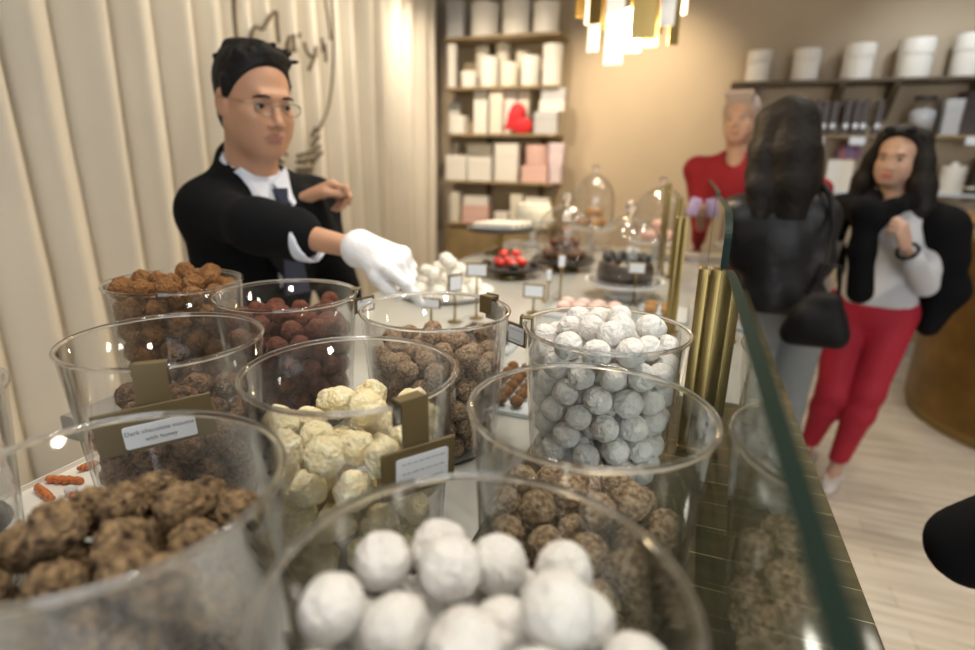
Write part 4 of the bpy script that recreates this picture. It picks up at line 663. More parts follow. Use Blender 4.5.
# ------------------------------------------------------------------ people
def nv(v): v=np.array(v,float); return v/np.linalg.norm(v)
def basis(fwd,up=(0,0,1)):
    f=nv(fwd); l=nv(np.cross(up,f)); u=np.cross(f,l); return np.stack([f,l,u],1)   # columns: forward, left, up
def head(F,c,R,sc=1.0,g=0,female=False):
    P=lambda x,y,z:c+R@(np.array([x,y,z])*sc); r=lambda a:a*sc+g
    F.ell(P(-.012,0,.038),[r(.092),r(.074),r(.080)],R,.02)
    F.ell(P(.020,0,-.030),[r(.066),r(.063),r(.082)],R,.03)
    for s in (1,-1): F.ell(P(.038,s*.034,-.052),[r(.036),r(.028),r(.036)],R,.03)
    F.cap(P(.058,-.012,-.094),P(.058,.012,-.094),r(.019 if not female else .016),k=.03)
    for s in (1,-1):
        F.cap(P(.0,s*.050,-.05),P(.045,s*.022,-.088),r(.018),r(.016),k=.025); F.ell(P(.056,s*.036,-.022),[r(.024),r(.022),r(.018)],R,.02)
    F.cap(P(.083,-.03,.022),P(.083,.03,.022),r(.008),k=.02)
    for s in (1,-1): F.ell(P(.0935,s*.031,.003),[.011*sc,.019*sc,.0095*sc],R,.010,cut=True)
    F.cap(P(.082,0,.006),P(.103,0,-.032),r(.007),r(.0105),k=.010)
    for s in (1,-1): F.ell(P(.092,s*.0125,-.037),[r(.010),r(.0075),r(.0075)],R,.006)
    F.cap(P(.0845,-.017,-.0605),P(.0845,.017,-.0605),r(.0058),k=.004); F.cap(P(.0825,-.014,-.0705),P(.0825,.014,-.0705),r(.0068),k=.004)
    for s in (1,-1):
        F.ell(P(-.006,s*.076,-.004),[r(.019),r(.0075),r(.031)],R@np.array([[1,s*.25,0],[-s*.25,1,0],[0,0,1]]),.006); F.ell(P(.0,s*.0835,-.002),[.009*sc,.004*sc,.018*sc],R,.003,cut=True)
def face_parts(root,c,R,sc,brow='black_hair',skin='skin_fair'):
    P=lambda x,y,z:Vector(c+R@(np.array([x,y,z])*sc))-Vector(root.location)
    rot=Matrix(R.tolist())
    for s in (1,-1):
        b=MB(); b.ball((0,0,0),.0118*sc,3); e=b.done('eye','eye_white',root,True); e.location=P(.0738,s*.031,.001); e.rotation_euler=rot.to_euler()
        MB().ball((.0086*sc,0,-.0005*sc),.0062*sc,2,(.7,1,1)).done('iris','iris',e,True)
        MB().ball((-.0006*sc,0,.0062*sc),.0118*sc,3).ball((-.0008*sc,0,-.0078*sc),.0112*sc,3).done('eyelid',skin,e,True)
        MB().tube([(.0050*sc,-.0120*sc,.0005*sc),(.0102*sc,-.006*sc,.0032*sc),(.0112*sc,.001*sc,.0036*sc),(.0075*sc,.0115*sc,.0010*sc)],[.0008*sc,.0015*sc,.0016*sc,.0008*sc],8).done('lashes',brow,e,True)
        MB().tube([P(.0905,s*.014,.0200),P(.0925,s*.026,.0225),P(.087,s*.040,.0210),P(.079,s*.049,.0165)],[.002*sc,.0034*sc,.0030*sc,.0012*sc],8).done('eyebrow',brow,root,True)
def lips_paint(c,R,sc):
    def f(C):
        q=(C-c)@R/sc
        return ((q[:,0]>.076)&(abs(q[:,1])<.0235-.9*abs(q[:,2]+.0655))&(q[:,2]<-.0555)&(q[:,2]>-.0765)).astype(int)
    return f
def hand(F,w,d,n,side,curl=(.5,.5,.5,.5),thumb=(.6,.3),sc=1.0,g=0,spread=.06,k=.006):
    """w wrist, d direction to the knuckles, n back-of-hand normal; fingers bend away from n. side: +1 thumb towards cross(d,n), -1 the other way"""
    d=nv(d); n=nv(np.array(n)-d*np.dot(n,d)); s=np.cross(d,n)*side; w=np.array(w,float); kn=[]
    r=lambda a:a*sc+g
    for i in range(4):
        o=(.030-.019*i)*sc; L=(.088,.090,.085,.076)[i]*sc; b=w+s*o*.55; q=w+d*L+s*o+n*(.004*sc if i in(1,2) else 0)
        F.cap(b,q,r(.013),r(.0105),.012); kn.append(q)
    F.ell(w+d*.05*sc,[r(.045),r(.034),r(.014)],np.stack([d,s,n],1),.01)
    for i in range(4):
        a=0; p=kn[i]; LL=((.040,.024,.019),(.044,.028,.020),(.041,.026,.019),(.032,.020,.017))[i]; rr=(.0092,.0082,.0072,.006); fan=(1.5-i)*spread
        c=curl[i] if isinstance(curl[i],(tuple,list)) else (curl[i],curl[i]*1.1,curl[i]*.7)
        for j in range(3):
            a+=c[j]; dd=nv((d+s*fan)*math.cos(a)-n*math.sin(a)); q=p+dd*LL[j]*sc; F.cap(p,q,r(rr[j]),r(rr[j+1]),k); p=q
    b=w+d*.022*sc+s*.020*sc-n*.004*sc; td=nv(d*math.cos(thumb[0])+s*math.sin(thumb[0])-n*.25); q=b+td*.046*sc; F.cap(b,q,r(.0135),r(.0105),.012)
    td2=nv(td*math.cos(thumb[1])-s*math.sin(thumb[1])*.8-n*math.sin(thumb[1])*.5); m=q+td2*.032*sc; F.cap(q,m,r(.0105),r(.009),k); F.cap(m,m+nv(td2-s*.2)*.024*sc,r(.009),r(.0068),k)
def torso(F,J,g=0,fem=False,lo=True,k=.04,hem=0):
    R=basis(J['tf']); a=J['neck']; p=J['pel']; up=a-p
    m=lambda t:p+up*t
    w=.86 if fem else 1.0; L=J['shL']; Rr=J['shR']
    F.cap(a+(L-a)*.35-np.array([0,0,.02]),L,.050*w+g,.056*w+g,k); F.cap(a+(Rr-a)*.35-np.array([0,0,.02]),Rr,.050*w+g,.056*w+g,k)
    F.ell(m(.70)+R[:,0]*.01,[.108*w+g,.158*w+g,.20+g],R,k)
    if fem:
        for s in (1,-1): F.ell(m(.66)+R[:,0]*.075+R[:,1]*s*.068,[.05+g,.06+g,.06+g],R,.04)
    F.ell(m(.36),[.098*w+g,.138*w+g,.20+g],R,k)
    if lo: F.ell(m(.03),[.112+g,.160+g,.135+g],R,k)
    if hem: F.ell(m(-.02)-np.array([0,0,hem*.5]),[.118+g,.165+g,.10+hem],R,k)
def arm(F,J,s,g=0,t0=0,t1=1,sc=1,k=.025,flare=0):
    sh,el,wr=J['sh'+s],J['el'+s],J['wr'+s]
    F.chain([sh,el],[.050*sc+g,.039*sc+g],k) if t1>0 else None
    e=el+(wr-el)*t1; F.chain([el,e],[.040*sc+g,(.040-.013*t1)*sc+g+flare],k)
def leg(F,J,s,g=0,t1=1,sc=1,k=.03,g2=None):
    h,kn,an=J['hip'+s],J['kn'+s],J['an'+s]; g2=g if g2 is None else g2; e=kn+(an-kn)*t1
    F.chain([h,kn],[.085*sc+g,.056*sc+g],k); c=kn+(an-kn)*.28; F.chain([kn,c,e],[.056*sc+g,.054*sc+g,(.054-.022*t1)*sc+g2],k)
def foot(F,an,d,g=0,sc=1):
    d=nv([d[0],d[1],0]); z=np.array([0,0,1.]); b=np.array([an[0],an[1],0])
    F.chain([b-d*.05*sc+z*.034,b+d*.05*sc+z*.040,b+d*.15*sc+z*.024,b+d*.19*sc+z*.022],[.030*sc+g,.034*sc+g,.026*sc+g,.019*sc+g],.02)
    F.cap(b+z*.09,b+d*.02+z*.045,.033*sc+g,.034*sc+g,.02)
def shoe(root,an,d,m,sc=1,name='shoe'):
    d=nv([d[0],d[1],0]); F=SDF(np.array([an[0]-.3,an[1]-.3,-.03]),np.array([an[0]+.3,an[1]+.3,.12]),.006); foot(F,an,d,.008,sc)
    F.keep(lambda X,Y,Z:np.maximum(.003-Z,Z-(.052+0*X))+0*X+0*Y); return F.mesh(name,m,root)
def person(name_label,J,loc,bounds,res,skin,lip,sc=1,fem=False,hands=(),zl=None,shirtless=True,brow='black_hair',feet=True):
    root=empty('person',(loc[0],loc[1],0),name_label,'person')
    F=SDF(bounds[0],bounds[1],res,zl)
    R=J['hR']; c=J['head']; head(F,c,R,sc,0,fem)
    F.cap(c+R@np.array([-.02,0,-.05])*sc,J['neck']+np.array([0,0,.0]),.050 if fem else .056,.054 if fem else .064,.03)
    torso(F,J,-.014,fem,True,.03)
    for s in 'LR': arm(F,J,s,-.008 if not fem else -.012); leg(F,J,s,-.012)
    for h in hands: hand(F,**h)
    if feet:
        for s in 'LR': foot(F,J['an'+s],J['toe'+s],-.004,.95)
    F.mesh('body',[skin,lip],root,lips_paint(c,R,sc)); face_parts(root,c,R,sc,brow,skin)
    return root
Z3=lambda *a:np.array(a,float)
# --- the seller
J={}; J['head']=atD(255,103,1.29); J['hR']=basis((.93,-.34,-.16)); J['tf']=(.96,-.28,0)
J['neck']=J['head']+Z3(-.05,.02,-.178); J['pel']=J['neck']+Z3(-.06,.03,-.50)
J['shR']=J['neck']+Z3(-.025,-.115,-.065); J['shL']=J['neck']+Z3(.05,.165,-.060)
J['elR']=atD(258,226,1.15); J['wrR']=atD(364,250,1.09); J['elL']=J['shL']+Z3(.02,.075,-.265); J['wrL']=atD(304,200,1.40)
for s,o in (('R',-.085),('L',.085)):
    J['hip'+s]=J['pel']+Z3(o*.40*-1*-1,o*.9,-.03); J['kn'+s]=Z3(J['hip'+s][0]+.01,J['hip'+s][1],.48); J['an'+s]=Z3(J['hip'+s][0]-.01,J['hip'+s][1],.09); J['toe'+s]=Z3(1,-.3,0)
zl=np.concatenate([np.arange(-.03,.98,.012),np.arange(.98,1.80,.0052)])
hl=dict(w=J['wrL'],d=atD(330,188,1.40)-J['wrL'],n=Z3(-.1,.2,1),side=1,curl=((.7,.9,.5),(1.1,1.1,.6),(1.2,1.1,.6),(1.3,1.1,.6)),thumb=(.35,.5),sc=.95)
gd=atD(398,262,1.055)-J['wrR']
hr=dict(w=J['wrR'],d=gd,n=Z3(-.05,-.42,.9),side=1,curl=((.35,.35,.25),(1.0,1.0,.5),(1.1,1.1,.6),(1.2,1.1,.6)),thumb=(.5,.4),sc=.94,g=-.001)
ctr=J['pel']
sel=person('man in black suit and glasses pointing into a bowl with a white-gloved hand',J,ctr,(Z3(-1.42,.62,0),Z3(-.34,1.52,0)),.0055,'skin_tan','lip',1.01,False,(hl,hr),zl)
b=(Z3(-1.45,.6,.80),Z3(-.55,1.55,1.62))
# suit jacket
F=SDF(b[0],b[1],.007); torso(F,J,.010,False,True,.05,.10)
arm(F,J,'R',.010,0,.36,1.0,.045,.010); arm(F,J,'L',.012,0,.92,1.05,.04,.004)
nk=J['neck']; tR=basis(J['tf'])
F.cap(nk+Z3(-.035,.012,.040),nk+Z3(-.02,0,-.02),.064,.080,.03)
def vneck(X,Y,Z):
    f=tR[:,0]; l=tR[:,1]; x=(X-nk[0])*f[0]+(Y-nk[1])*f[1]; y=(X-nk[0])*l[0]+(Y-nk[1])*l[1]; z=Z-nk[2]
    w=np.clip(.046+(z+.02)*.18,0,.06)       # half width of the opening narrows downwards
    ins=np.minimum(np.minimum(x-.005,w-abs(y)),z+.26)      # >0 inside the cut
    d2=.062-np.sqrt((x-.005)**2+y**2)+0*z; d2=np.minimum(d2,z+.03)
    return np.maximum(ins,d2)
F.keep(vneck); F.mesh('suit_jacket','suit',sel)
# lapels
for s in (1,-1):
    P0=lambda x,y,z:Vector(nk+tR@np.array([x,y,z]))-Vector(sel.location)
    bm=bmesh.new(); pts=[(.035,s*.070,.02),(.100,s*.058,-.06),(.128,s*.030,-.16),(.133,s*.004,-.25),(.128,s*.050,-.19),(.112,s*.094,-.10),(.088,s*.098,-.065),(.085,s*.082,-.055),(.03,s*.088,-.005)]
    vs=[bm.verts.new(P0(x+.012,y,z)) for x,y,z in pts]; f=bm.faces.new(vs); r=bmesh.ops.extrude_face_region(bm,geom=[f]); bmesh.ops.translate(bm,vec=Vector(tR@np.array([.006,0,.001])),verts=[v for v in r['geom'] if isinstance(v,bmesh.types.BMVert)])
    bmesh.ops.recalc_face_normals(bm,faces=bm.faces); bmesh.ops.triangulate(bm,faces=bm.faces[:]); me=bpy.data.meshes.new('lapel'); bm.to_mesh(me); bm.free(); link('lapel',me,'suit',sel,False)
# shirt front and collar
F=SDF(b[0],b[1],.006); torso(F,J,.004,False,False,.04); F.cap(J['head']+tR@np.array([-.045,0,-.135]),nk+Z3(-.005,0,-.02),.066,.072,.02)
hd=J['head']; F.keep(lambda X,Y,Z:np.maximum(np.maximum((.066-np.sqrt((X-nk[0]+.03)**2+(Y-nk[1]-.01)**2))*0-1,(Z-(nk[2]+.050-.55*((X-nk[0])*tR[0,0]+(Y-nk[1])*tR[1,0])))),-( (X-nk[0])*tR[0,0]+(Y-nk[1])*tR[1,0]+.075)))
F.keep(lambda X,Y,Z:abs((X-nk[0])*tR[0,1]+(Y-nk[1])*tR[1,1])-.105+0*Z); F.mesh('shirt','shirt',sel)
P0=lambda x,y,z:Vector(nk+tR@np.array([x,y,z]))-Vector(sel.location)
for s in (1,-1):
    bm=bmesh.new(); vs=[bm.verts.new(P0(*q)) for q in ((.078,s*.004,-.002),(.055,s*.058,.035),(.040,s*.073,.020),(.090,s*.060,-.045),(.112,s*.034,-.055))]; bm.faces.new(vs); me=bpy.data.meshes.new('collar_wing'); bm.to_mesh(me); bm.free(); o=link('collar_wing',me,'shirt',sel,False); q=o.modifiers.new('t','SOLIDIFY'); q.thickness=.005
bm=bmesh.new(); F2=[[(.093,-.018,-.012),(.093,.018,-.012),(.100,.012,-.045),(.100,-.012,-.045)],[(.100,-.012,-.045),(.100,.012,-.045),(.131,.034,-.26),(.131,-.034,-.26)]]
for q in F2: bm.faces.new([bm.verts.new(P0(x+.022,y,z)) for x,y,z in q])
me=bpy.data.meshes.new('tie'); bm.to_mesh(me); bm.free(); o=link('tie',me,'tie',sel,False); q=o.modifiers.new('t','SOLIDIFY'); q.thickness=.012; q.offset=0
# shirt cuff turned back at the right forearm
ca=J['elR']+(J['wrR']-J['elR'])*.28; cb=J['elR']+(J['wrR']-J['elR'])*.50
F=SDF(b[0],b[1]+Z3(.2,0,0),.005); F.cap(ca,cb,.052,.050,.0); cd=nv(cb-ca)
F.keep(lambda X,Y,Z:np.maximum(-((X-ca[0])*cd[0]+(Y-ca[1])*cd[1]+(Z-ca[2])*cd[2])-.012+.35*(Z-ca[2]),((X-cb[0])*cd[0]+(Y-cb[1])*cd[1]+(Z-cb[2])*cd[2])-.0+.5*(Z-cb[2]))); F.cap(ca-cd*.08,cb+cd*.2,.042,.040,cut=True); F.mesh('shirt_cuff','shirt',sel)
# white cotton glove
F=SDF(Z3(-.75,.70,1.05),Z3(-.30,1.15,1.42),.0034); hg=dict(hr); hg['g']=.0022; hg['sc']=1.02; hand(F,**hg,k=.008); F.chain([J['wrR']-nv(J['wrR']-J['elR'])*.008,J['wrR']+nv(gd)*.03],[.0385,.031],.015); F.mesh('glove','glove',sel)
# trousers, shoes
F=SDF(Z3(-1.5,.6,.0),Z3(-.7,1.6,1.06),.011); torso(F,{**J,'neck':J['pel']+Z3(0,0,.5)},.006,False,True); F.keep(lambda X,Y,Z:Z-(J['pel'][2]+.10)+0*X+0*Y)
for s in 'LR': leg(F,J,s,.014,1.0,1.0,.03,.035)
F.keep(lambda X,Y,Z:.055-Z+0*X+0*Y); F.mesh('trousers','suit',sel)
for s in 'LR': shoe(sel,J['an'+s],J['toe'+s],'shoe_black')
# hair
def hair(root,c,R,sc,m,cap=.013,front=.02,slope=.9,extra=None,res=.0048,back=-.085,xlo=None,name='hair'):
    F=SDF(c-.30,c+.24,res); P=lambda x,y,z:c+R@(np.array([x,y,z])*sc)
    F.ell(P(-.014,0,.043),[(.092+cap)*sc,(.074+cap)*sc,(.082+cap)*sc],R,.01); F.ell(P(-.035,0,-.02),[(.066+cap*.8)*sc,(.062+cap*.7)*sc,.075*sc],R,.02)
    def cut(X,Y,Z):
        q=[((X-c[0])*R[0,i]+(Y-c[1])*R[1,i]+(Z-c[2])*R[2,i])/sc for i in range(3)]
        return np.maximum(q[0]-(front+slope*(q[2]-.045)),np.maximum(back-q[2],-(q[2]-.0)-.0+9*(q[0]<-.03)*-1+0*q[1]-(0)) if 0 else back-q[2])*sc
    F.keep(cut)
    if extra: extra(F,P)
    return F.mesh(name,m,root)
def fringe(F,P):
    for y in np.linspace(-.05,.05,6): F.cap(P(.03,y,.112-4.5*y*y),P(.056-6*y*y,y+.006,.106-5*y*y),.012,.009,.02)
    for s in (1,-1): F.cap(P(.012,s*.074,.045),P(.006,s*.073,.006),.010,.005,.01)
    F.cap(P(-.05,-.03,.112),P(.05,-.01,.118),.014,.012,.02)
    for i,y in enumerate(np.linspace(-.062,.058,10)): F.cap(P(-.055,y,.113-7*y*y),P(.048+.006*(i%2),y+.014,.121-6.5*y*y+.003*(i%3)),.0065,.0050,.004)
hair(sel,J['head'],J['hR'],1.01,'black_hair',.005,.042,.62,fringe,back=-.075)
# glasses
c,R=J['head'],J['hR']; P1=lambda x,y,z:Vector(c+R@np.array([x,y,z])*1.01)-Vector(sel.location)
g=MB()
for s in (1,-1):
    ring_=[P1(.101-.006*abs(math.cos(a))*0-.10*abs(.033+.024*math.cos(a)-.02)*.35,s*(.033+.0215*math.cos(a)),-.002+.0135*math.sin(a)) for a in np.linspace(0,2*PI,28,endpoint=False)]
    g.tube(ring_,.0012,6,True); g.tube([P1(.094,s*.058,.006),P1(.06,s*.074,.006),P1(.0,s*.082,.008),P1(-.018,s*.082,-.006)],.0012,6)
g.tube([P1(.103,-.010,.003),P1(.106,0,.006),P1(.103,.010,.003)],.0011,6); gl=g.done('glasses','wire',sel,True)
for s in (1,-1):
    bm=bmesh.new(); bm.faces.new([bm.verts.new(P1(.101-.035*abs(.033+.024*math.cos(a)-.02),s*(.033+.0210*math.cos(a)),-.002+.0130*math.sin(a))) for a in np.linspace(0,2*PI,24,endpoint=False)]); me=bpy.data.meshes.new('lens'); bm.to_mesh(me); bm.free(); link('lens',me,'lens',gl,False)
# chocolate in the bare hand
o=MB().ball((0,0,0),.0085,2,(1.3,1,.9)).done('chocolate_piece','milkchoc',None,True); o.location=atD(346,190,1.385); tag(o,'small piece of chocolate held up in the seller’s bare hand','chocolate')
# --- woman in red trousers
Y0=2.88; A=lambda u,v,y=Y0:atY(u,v,y)
J={}; J['head']=A(898,158); J['hR']=basis((-.50,-.86,-.10),(.06,0,1)); J['tf']=(-.42,-.9,0)
J['neck']=J['head']+Z3(.03,.03,-.195); J['pel']=A(872,305)
J['shR']=J['neck']+Z3(-.165,.06,-.055); J['shL']=J['neck']+Z3(.165,-.06,-.065)
J['elR']=J['shR']+Z3(-.055,.03,-.265); J['wrR']=J['elR']+Z3(.05,-.05,-.21)
J['elL']=A(925,285,2.78); J['wrL']=A(905,246,2.62)
J['hipR']=J['pel']+Z3(-.085,.03,-.03); J['hipL']=J['pel']+Z3(.085,-.02,-.03)
J['knR']=A(832,392,2.86); J['knL']=A(868,392,2.80); J['anR']=A(808,448,2.98); J['anL']=A(840,448,2.84); J['anR'][2]=.10; J['anL'][2]=.09; J['toeR']=Z3(-.6,-.8,0); J['toeL']=Z3(-.35,-.93,0)
hl=dict(w=J['wrL'],d=Z3(-.35,-.2,.75),n=Z3(.5,-.8,.2),side=1,curl=(1.0,1.1,1.15,1.2),thumb=(.3,.5),sc=.95)
hr=dict(w=J['wrR'],d=Z3(.05,-.1,-1),n=Z3(-1,.2,0),side=1,curl=(.4,.45,.5,.5),thumb=(.4,.3),sc=.92)
wr=person('woman in red trousers with a black cardigan over her shoulders and sunglasses on her hair',J,J['pel'],(Z3(.2,2.4,0),Z3(1.35,3.3,0)),.0075,'skin_fair','lip_rose',.97,True,(hl,hr),np.concatenate([np.arange(-.03,1.1,.012),np.arange(1.1,1.75,.0068)]),brow='dark_hair')
bb=(Z3(.15,2.35,.0),Z3(1.4,3.35,1.75))
F=SDF(bb[0]+Z3(0,0,.75),bb[1],.009); torso(F,J,.008,True,True,.04); arm(F,J,'R',.006,0,.9,.92); arm(F,J,'L',.006,0,.62,.95,.025,.006); F.cap(J['neck']+Z3(0,0,.05),J['neck'],.055,.07,.02); F.keep(lambda X,Y,Z:np.maximum(J['pel'][2]+.015-Z,Z-J['neck'][2]-.015)+0*X+0*Y); F.mesh('white_top','white_top',wr)
F=SDF(bb[0],bb[1]-Z3(0,0,.6),.010); torso(F,{**J,'neck':J['pel']+Z3(0,0,.47)},.004,False,True); F.keep(lambda X,Y,Z:Z-(J['pel'][2]+.07)+0*X+0*Y)
for s in 'LR': leg(F,J,s,.008,.97,1.02,.03)
F.keep(lambda X,Y,Z:.10-Z+0*X+0*Y); F.mesh('trousers','red_trousers',wr)
for s in 'LR': shoe(wr,J['an'+s],J['toe'+s],'shoe_white',.92,'flat_shoe')
# cardigan draped over the shoulders, empty sleeves hanging
sh=J['neck']; F=SDF(bb[0]+Z3(0,0,.6),bb[1],.010); tb=basis(J['tf'])
F.cap(J['shR']-Z3(0,0,.02),sh+tb@np.array([-.035,-.05,.02]),.062,.045,.06); F.cap(sh+tb@np.array([-.035,.05,.02]),J['shL']+tb@np.array([.01,0,-.01]),.05,.080,.06); F.chain([J['shL']+tb@np.array([.02,.01,-.02]),J['shL']+tb@np.array([.0,.045,-.13])],[.078,.075],.05); F.ell(sh+tb@np.array([-.05,0,-.26]),[.09,.18,.28],tb,.05)
F.chain([J['shL']+Z3(.02,0,-.02),A(940,235,2.86),A(948,290,2.86),A(928,326,2.84)],[.070,.074,.070,.045],.05)
F.chain([J['shR']+Z3(0,0,0),J['shR']+Z3(-.03,.02,-.12)],[.075,.05],.04)
F.cap(J['neck']+Z3(0,0,.10),J['neck']+tb@np.array([.05,0,-.03]),.055,.075,.0,cut=True)
F.keep(lambda X,Y,Z:(((X-sh[0])*tb[0,0]+(Y-sh[1])*tb[1,0])-.092)+0*Z); F.mesh('cardigan','black_knit',wr)
F=SDF(bb[0]+Z3(0,0,.7),bb[1],.008); F.chain([J['shR']+tb@np.array([.06,0,.05]),A(868,215,2.70),A(862,250,2.68),A(860,292,2.68)],[.05,.052,.045,.05],.04);  F.chain([sh+tb@np.array([.045,.075,.03]),A(894,207,2.70),A(878,220,2.67)],[.040,.032,.034],.03); F.chain([sh+tb@np.array([.045,-.075,.03]),A(868,212,2.69)],[.040,.036],.03); F.mesh('scarf','black_knit',wr)
def longhair(pts):
    def f(F,P):
        for a,ra in pts: F.chain([P(*q) for q in a],ra,.03)
    return f
hair(wr,J['head'],J['hR'],.97,'dark_hair',.016,.028,.62,longhair([([(-.03,.070,.08),(-.005,.094,-.01),(-.002,.115,-.11),(.0,.125,-.20),(.015,.125,-.285)],[.034,.036,.046,.050,.020]),([(-.01,.08,.02),(.025,.10,-.09),(.03,.11,-.19)],[.02,.022,.016]),([(-.03,-.070,.08),(-.010,-.094,-.01),(-.02,-.115,-.11),(-.01,-.13,-.20),(.0,-.135,-.25)],[.034,.034,.044,.036,.014]),([(-.07,0,.04),(-.09,0,-.08),(-.095,0,-.22)],[.07,.075,.05])]),.006,-.12)
c,R=J['head'],J['hR']; P1=lambda x,y,z:Vector(c+R@np.array([x,y,z])*.97)-Vector(wr.location)
g=MB()
for s in (1,-1):
    g.ball(P1(.060,s*.040,.118),.022,2,(1,1,.8)); g.tube([P1(.052,s*.066,.115),P1(.0,s*.094,.06),P1(-.03,s*.094,.045)],.003,6)
g.tube([P1(.07,-.02,.123),P1(.07,.02,.123)],.003,6); g.done('sunglasses','bag_leather',wr,True)
br=MB(); d_=nv(J['wrL']-J['elL']); wc=Vector(J['wrL']-d_*.035)-Vector(wr.location); Rb=basis(d_,(.3,.5,.8)); br.tube([wc+Vector(Rb@np.array([0,.036*math.cos(t),.036*math.sin(t)])) for t in np.linspace(0,2*PI,20,endpoint=False)],.007,8,True).done('bracelet','bag_leather',wr,True)
# handbag on her shoulder
hbx=atY(817,318,2.22); hbg=empty('handbag',tuple(hbx-Z3(0,0,.13)),'black leather handbag hanging at the hip of the woman in the leather jacket','bag')
F=SDF(hbx-.22,hbx+.24,.008); F.chain([hbx+Z3(-.065,.02,-.07),hbx+Z3(.065,-.02,-.06)],[.045,.042],.04); F.chain([hbx+Z3(-.02,.01,.07),hbx+Z3(.035,-.01,.07)],[.028,.028],.06); F.cap(hbx+Z3(-.04,0,0),hbx+Z3(.045,0,0),.048,.045,.06); F.mesh('bag_body','bag_leather',hbg)
o_=Vector(hbg.location)
MB().tube([Vector(hbx+Z3(-.05,0,.09))-o_,Vector(atY(828,262,2.30))-o_,Vector(atY(834,225,2.37))-o_,Vector(atY(830,196,2.42))-o_,Vector(atY(824,186,2.47))-o_],.011,8).done('strap','bag_leather',hbg,True)
MB().tube([Vector(hbx+Z3(.05,-.01,.09))-o_,Vector(hbx+Z3(.04,-.02,.19))-o_,Vector(hbx+Z3(-.02,-.01,.20))-o_,Vector(hbx+Z3(-.04,.01,.09))-o_],.007,8).done('handle','bag_leather',hbg,True)
# --- woman in the leather jacket, seen from behind
Y0=2.50; J={}; J['head']=A(781,139,Y0); J['hR']=basis((-.45,.88,0)); J['tf']=(-.2,.98,0)
J['neck']=J['head']+Z3(.03,-.03,-.20); J['pel']=A(782,305,Y0)+Z3(0,.02,0); J['shL']=J['neck']+Z3(-.150,-.03,-.085); J['shR']=J['neck']+Z3(.150,.02,-.085)
J['elL']=A(742,256,2.52); J['wrL']=J['elL']+Z3(-.03,.20,-.04); J['elR']=A(818,260,2.50); J['wrR']=J['elR']+Z3(-.06,.18,-.06)
for s,o in (('L',-.085),('R',.085)):
    J['hip'+s]=J['pel']+Z3(o,0,-.03); J['kn'+s]=Z3(J['hip'+s][0],J['hip'+s][1]+.01,.47); J['an'+s]=Z3(J['hip'+s][0],J['hip'+s][1]-.02,.09); J['toe'+s]=Z3(o*.4,1,0)
hh=[dict(w=J['wr'+s],d=Z3(.1,1,.1),n=Z3(0,-.1,1),side=(1 if s=='L' else -1),curl=(.5,.6,.7,.8),thumb=(.4,.3),sc=.9) for s in 'LR']
wj=person('woman with long dark hair in a black leather jacket, seen from behind',J,J['pel'],(Z3(-.05,2.1,0),Z3(.95,3.05,0)),.009,'skin_fair','lip_rose',.97,True,hh,np.concatenate([np.arange(-.03,1.1,.013),np.arange(1.1,1.8,.008)]),brow='dark_hair')
bj=(Z3(-.1,2.05,0),Z3(1.0,3.1,1.8)); top=J['pel'][2]
F=SDF(bj[0]+Z3(0,0,.8),bj[1],.009); torso(F,J,.012,True,True,.07); [arm(F,J,s,.012,0,.95,1,.055) for s in 'LR']; F.cap(J['neck']+Z3(0,-.01,.05),J['neck'],.07,.085,.02); F.keep(lambda X,Y,Z:np.maximum(top-.02-Z,Z-J['neck'][2]-.045)+0*X+0*Y); F.mesh('leather_jacket','leather',wj)
F=SDF(bj[0],bj[1]-Z3(0,0,.65),.011); torso(F,{**J,'neck':J['pel']+Z3(0,0,.47)},.006,False,True); F.keep(lambda X,Y,Z:Z-(top+.06)+0*X+0*Y); [leg(F,J,s,.012,.98,1.05,.03) for s in 'LR']; F.keep(lambda X,Y,Z:.07-Z+0*X+0*Y); F.mesh('jeans','denim',wj)
for s in 'LR': shoe(wj,J['an'+s],J['toe'+s],'shoe_black',.95)
hair(wj,J['head'],J['hR'],.98,'dark_hair',.022,.035,.55,longhair([([(-.05,0,.06),(-.085,0,-.05),(-.10,-.01,-.16),(-.11,-.02,-.30)],[.09,.09,.085,.05])]+[([(-.03,y*.7,.06),(-.05,y,-.06),(-.09+abs(y)*.2,y*1.12,-.18),(-.10,y*1.05+.01*math.sin(y*90),-.30-.05*math.cos(y*70))],[.05,.036,.034,.012]) for y in np.linspace(-.105,.105,8)]+[([(.0,.07,.05),(.03,.084,-.03),(.02,.085,-.14)],[.03,.022,.03])]),.007,-.12)
# --- man in red
Y0=3.28; J={}; J['head']=A(740,119,Y0); J['hR']=basis((-.25,-.95,-.06)); J['tf']=(-.2,-.98,0)
J['neck']=J['head']+Z3(.01,.03,-.205); J['pel']=J['neck']+Z3(.01,.02,-.52); J['shR']=J['neck']+Z3(-.185,.03,-.05); J['shL']=J['neck']+Z3(.185,-.02,-.05)
J['elR']=A(703,238,3.26); J['wrR']=A(700,224,3.06); J['elL']=A(820,190,3.32); J['wrL']=A(818,220,3.25)
for s,o in (('R',-.09),('L',.09)):
    J['hip'+s]=J['pel']+Z3(o,0,-.03); J['kn'+s]=Z3(J['hip'+s][0],J['hip'+s][1]-.01,.49); J['an'+s]=Z3(J['hip'+s][0],J['hip'+s][1]+.02,.09); J['toe'+s]=Z3(o*.4-.1,-1,0)
hh=[dict(w=J['wrR'],d=Z3(-.1,-.5,.7),n=Z3(-.9,.2,.1),side=-1,curl=(.9,1,1,1),thumb=(.4,.4)),dict(w=J['wrL'],d=Z3(-.1,-.9,-.1),n=Z3(.1,-.1,1),side=-1,curl=(.5,.5,.6,.6),thumb=(.4,.3))]
